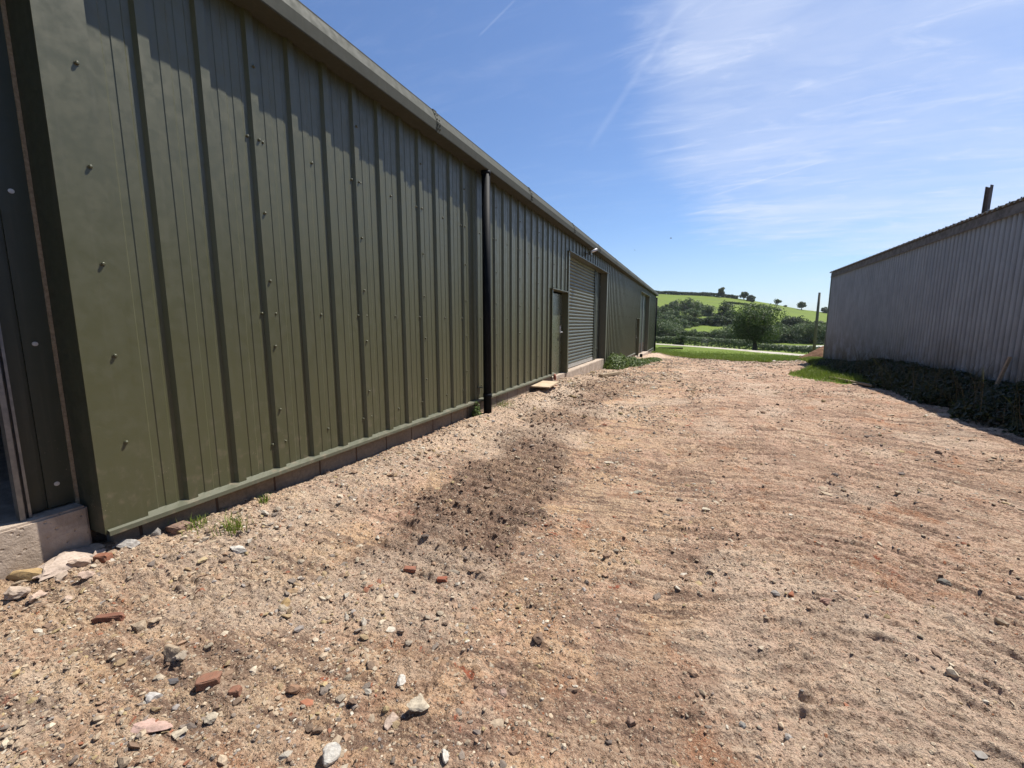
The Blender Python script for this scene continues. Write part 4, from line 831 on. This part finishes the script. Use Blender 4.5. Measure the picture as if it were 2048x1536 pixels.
rocks = [
 ('slab_stone', 'long ochre slab stone at the bottom left below the concrete sill', -3.02, .86, .25, (1, .42, .30), OC, .35, 0),
 ('brick_fragment', 'thin curved red brick fragment near the left edge of the yard', -2.43, .92, .14, (1, .28, .40), RD, .5, .1),
 ('stone', 'tan pebble resting against the thin red brick fragment', -2.28, .96, .075, (1, .8, .6), TN, .2, 0),
 ('brick_fragment', 'orange-red brick lump lying in the dark gravel at lower left', -1.72, .92, .09, (1, .62, .5), (.32, .155, .10), .9, 0),
 ('stone', 'tan stone with a dark side left of the orange-red brick lump', -1.97, .93, .10, (1, .7, .65), TN, .3, 0),
 ('slate_piece', 'dark grey slate piece just in front of the tan stone', -1.86, .87, .08, (1, .5, .3), DK, .2, 0),
 ('brick_fragment', 'small brown brick piece right of the orange-red lump', -1.61, .95, .045, (1, .9, .8), (.30, .14, .09), .6, 0),
 ('stone', 'dark brown stone with a pale end on bare dirt at lower left', -1.45, 1.08, .066, (1, .7, .7), (.36, .21, .13), .4, 0),
 ('stone', 'rough greyish white stone below the dark slate piece', -1.84, .79, .075, (1, .8, .5), (.60, .57, .53), .2, 0),
 ('flat_stone', 'flat stone streaked pink and cream at the lower left', -1.75, .735, .155, (1, .48, .16), (.62, .42, .35), .5, 0),
 ('flat_stone', 'cream flake of stone beside the streaked pink flat stone', -1.645, .765, .062, (1, .75, .2), CR, .8, 0),
 ('stone', 'yellowish cream stone above the cream flake', -1.59, .845, .052, (1, .9, .5), CR, .8, 0),
 ('rock', 'pale angular rock standing proud at the bottom centre-left', -1.09, .945, .074, (1, .95, .85), W_, .4, 0),
 ('stone', 'upright white stone in the lower middle of the yard', -1.07, 1.30, .058, (.8, 1, .55), W_, .2, 0),
 ('stone', 'white wedge-shaped stone at the bottom centre', -.73, 1.10, .056, (.6, 1, .6), W_, .5, 0),
 ('pebble', 'smooth round pinkish pebble in the lower centre', -.65, 1.42, .040, (.9, 1, .8), PK, .1, 1),
 ('stone', 'half buried tan stone above the white wedge', -.92, 1.22, .10, (1, .7, .35), CR, .3, 0),
 ('stone', 'pinkish pale stone half buried just left of the tan one', -1.0, 1.15, .085, (.6, 1, .35), (.58, .45, .36), .3, 0),
 ('stone', 'small black stone alone on smooth dirt in the lower centre-left', -1.19, 1.14, .045, (1, .8, .7), BR, .2, 0),
 ('stone', 'white stone with a dark underside among rubble near the plinth', -2.44, 1.54, .11, (1, .5, .45), W_, .3, 0),
 ('stone', 'pale yellow stone in front of the white one near the plinth', -2.50, 1.38, .062, (.7, 1, .4), (.66, .52, .30), .3, 0),
 ('block_fragment', 'brown block fragment lying against the foot of the plinth', -2.93, 1.50, .14, (1, .75, .45), (.33, .21, .16), .1, 0),
 ('stone', 'grey upright stone leaning on the plinth by the shed corner', -2.93, 1.38, .085, (.6, .9, 1), GY, .1, 0),
 ('rock', 'grey-white lumpy rock just outside the shed corner', -2.93, 1.24, .12, (1, .6, .55), (.50, .47, .43), .6, 0),
 ('rubble_lump', 'big pale pinkish lump of concrete rubble below the sill', -3.00, 1.00, .40, (.5, 1, .22), (.60, .48, .39), .7, 0),
 ('flat_stone', 'pale flat slab fragment wedged under the sill end', -3.08, 1.14, .13, (1, .7, .35), (.62, .52, .40), .4, 0),
 ('brick_fragment', 'rust-red brick lump right of the concrete rubble', -2.88, 1.10, .078, (1, .7, .8), (.32, .13, .075), .4, 0),
 ('slate_piece', 'dark chip of slate lying on the pale rubble at far left', -3.16, .93, .07, (1, .6, .4), (.20, .18, .18), .3, 0),
 ('pebble', 'rounded dark grey pebble on the right side of the yard', 1.44, 3.16, .070, (1, .8, .65), (.22, .21, .18), .1, 1),
 ('pebble', 'rounded light grey pebble right of the yard centre', .49, 2.58, .055, (1, .8, .6), (.42, .38, .34), .1, 1),
 ('stone', 'pinkish broken stone with a dark split near the grey pebbles', .73, 2.62, .072, (1, .6, .45), (.48, .29, .22), .7, 0),
 ('stone', 'brown faceted stone at the lower centre-right', -.15, 1.53, .042, (1, .9, .8), (.36, .24, .18), .4, 0),
 ('stone', 'small grey stone near the bottom edge right of centre', .25, 1.66, .034, (1, .9, .8), GY, .4, 0),
 ('stone', 'grey pointed stone at the bottom right of centre', .40, 1.66, .044, (.7, 1, .6), (.40, .37, .34), .8, 0),
 ('brick_fragment', 'bright orange-red brick chip in the left middle of the yard', -1.50, 1.94, .080, (1, .5, .35), (.33, .135, .085), .5, 0),
 ('stone', 'oval greenish grey stone right of the orange-red chip', -1.27, 2.05, .105, (1, .5, .35), (.33, .28, .22), .1, 1),
 ('brick_fragment', 'dark red brick chip below the greenish grey stone', -1.28, 1.95, .066, (1, .5, .4), (.36, .12, .07), .3, 0),
 ('stone', 'front one of two touching ochre stones in the left foreground', -1.88, 1.40, .070, (.7, 1, .6), OC, .3, 0),
 ('stone', 'rear one of two touching ochre stones in the left foreground', -1.93, 1.48, .072, (1, .7, .6), (.50, .34, .2), .6, 0),
 ('stone', 'dark crumbly clod in the centre foreground', -.62, 1.76, .066, (1, .9, .6), BR, .3, 0),
 ('stone', 'greenish pale wedge stone in the middle of the track', -.41, 3.85, .115, (1, .4, .3), (.50, .48, .38), .4, 0),
 ('stone', 'white stone half sunk between wheel lines beyond the greenish wedge', -.80, 4.5, .105, (1, .6, .3), CR, .4, 0),
 ('stone', 'pale blunt stone in the wheel line left of the right-hand ripples', .15, 3.64, .09, (1, .7, .3), CR, .3, 0),
 ('stone', 'flat grey stone pressed in near the bottom right corner', 1.01, 1.86, .060, (1, .6, .25), GY, .6, 0),
]
for i, (nm, lab, x, y, s, dm, c, rz, rd) in enumerate(rocks):
    big = nm == 'rubble_lump'
    rock(nm, lab, x, y, s, dm, c, 300 + i, rz=rz, tilt=(i % 5 - 2) * .08, angular=not rd, rough=.55 if big else .2, sink=.42 if big else .32, boxy=nm in ('brick_fragment', 'block_fragment'), cat={'brick_fragment': 'brick piece', 'slate_piece': 'slate', 'pebble': 'pebble', 'rock': 'rock', 'slab_stone': 'stone slab', 'flat_stone': 'flat stone', 'rubble_lump': 'rubble', 'block_fragment': 'block piece'}.get(nm, 'stone'))
for k, (x, y, sz) in enumerate(((-2.86, .92, .10), (-2.93, 1.02, .12), (-2.80, .82, .09), (-2.88, .78, .11), (-2.98, 1.12, .09), (-2.76, .98, .07), (-3.08, .74, .12), (-2.70, .88, .06))):
    rock('rubble_piece', 'broken pale pinkish rubble piece heaped at the foot of the concrete sill', x, y, sz, (1, .75, .55), (.58 + .02 * (k % 3), .46, .36), 700 + k, rough=.45, rz=k * 1.3, sink=.36, cat='rubble', group='pale rubble heaped at the foot of the sill')
# middling stones that all look alike: individuals sharing one label
proto = []
rng = np.random.default_rng(77)
for k in range(8):
    o = rock('small_stone', 'small pale or brown broken stone among the loose stones of the yard', 0, 0, 1., (1, rng.uniform(.55, .9), rng.uniform(.35, .6)), [(.60, .50, .37), (.68, .58, .43), (.70, .63, .52), (.40, .33, .27), (.52, .37, .22), (.34, .24, .17), (.58, .43, .25), (.62, .52, .40)][k], 500 + k, angular=True, cat='stone', group='small broken stones scattered over the yard'); proto.append(o)
placed = 0
for k in range(1500):
    y = .7 + 12 * rng.random() ** 1.7; x = rng.uniform(-2.85, 3.6)
    if k % 3 == 0: x, y = rng.normal(-1.6, .5), rng.normal(1.45, .35)
    elif k % 3 == 1: y = rng.uniform(1.4, 5); x = -2.75 + abs(rng.normal(0, .25))
    if x < -2.85 or y < .7 or rng.random() > (1. if x < -.6 else .4): continue
    if placed >= 240: break
    p = proto[placed % 8] if placed < 8 else proto[int(rng.integers(8))].copy()
    if placed >= 8: link(p)
    s = rng.uniform(.022, .050) * (1 + y * .12); p.scale = (s, s, s); p.rotation_euler = (rng.normal(0, .3), rng.normal(0, .3), rng.uniform(0, 6.28)); p.location = (x, y, gz(x, y) + s * .06); placed += 1

# ------------------------------------------------------------------ other loose things
def plank(name, label, x0, y0, x1, y1, w, h, m, lift=.0, cat='plank'):
    d = math.hypot(x1 - x0, y1 - y0); o = MB().box(0, d, -w / 2, w / 2, 0, h, .004).build(name, M[m]); z0, z1 = gz(x0, y0) + lift, gz(x1, y1) + lift
    o.location = (x0, y0, z0); o.rotation_euler = (0, -math.atan2(z1 - z0, d), math.atan2(y1 - y0, x1 - x0)); tag(o, label, cat); return o
plank('timber_plank', 'weathered timber plank lying in the dirt in front of the green weeds', -2.32, 11.55, -2.05, 12.95, .12, .07, 'timber', .02)
o = plank('board', 'pale square board lying flat by the plinth before the green door', -2.78, 7.85, -2.80, 8.55, .42, .025, 'paletimber', .07, 'board')
o = MB().tube([(-2.93, 9.32, .36), (-2.92, 9.32, .26), (-2.88, 9.30, .18), (-2.80, 9.25, .10)], .035, 12).build('clay_pipe', M['redpipe']); tag(o, 'short red clay pipe bend standing at the near side of the green door', 'pipe')
o = MB().box(-.07, .07, -.1, .1, 0, .2, .006).build('black_box', M['black']); o.location = (-2.75, 24.9, gz(-2.75, 24.9)); tag(o, 'small black box on the ground below the far green door', 'box')
plank('timber_plank', 'pale narrow plank lying at the edge of the shaded grass by the barn', 3.55, 14.4, 4.0, 12.7, .10, .05, 'timber', .03)
# two distant birds
def bird(label, x, y, z, rz):
    b = MB(); b.tube([(-.16, 0, 0), (-.05, 0, .01), (.08, 0, .01), (.16, 0, 0)], [.01, .045, .04, .012], 8)
    for s in (-1, 1):
        b.poly([(.07, 0, .02), (.09, s * .22, .10), (-.02, s * .42, .06), (-.03, s * .2, .08), (-.07, 0, .02)])
    b.poly([(-.15, 0, 0), (-.26, .05, 0), (-.26, -.05, 0)])
    o = b.build('bird', M['black']); o.location = (x, y, z); o.rotation_euler = (.2, 0, rz); tag(o, label, 'bird', 'birds in the sky')
x, y = P2(1333, 70); bird('dark bird flying above the hill, the right one of two', x, y, 1.5 + 70 * .181, .4)
x, y = P2(1264, 80); bird('tiny bird above the shed gutter, the left one of two', x, y, 1.5 + 80 * .160, 2.)

# ------------------------------------------------------------------ air
hm = bpy.data.materials.new('air'); hm.use_nodes = True; nt = hm.node_tree; nt.nodes.clear()
ho = nt.nodes.new('ShaderNodeOutputMaterial'); hv = nt.nodes.new('ShaderNodeVolumePrincipled'); nt.links.new(hv.outputs[0], ho.inputs['Volume'])
hv.inputs['Color'].default_value = (.92, .96, 1, 1); hv.inputs['Density'].default_value = .00010; hv.inputs['Anisotropy'].default_value = .3
hz = MB().box(-700, 700, -300, 1300, -160, 60).build('haze', hm); tag(hz, kind='stuff')
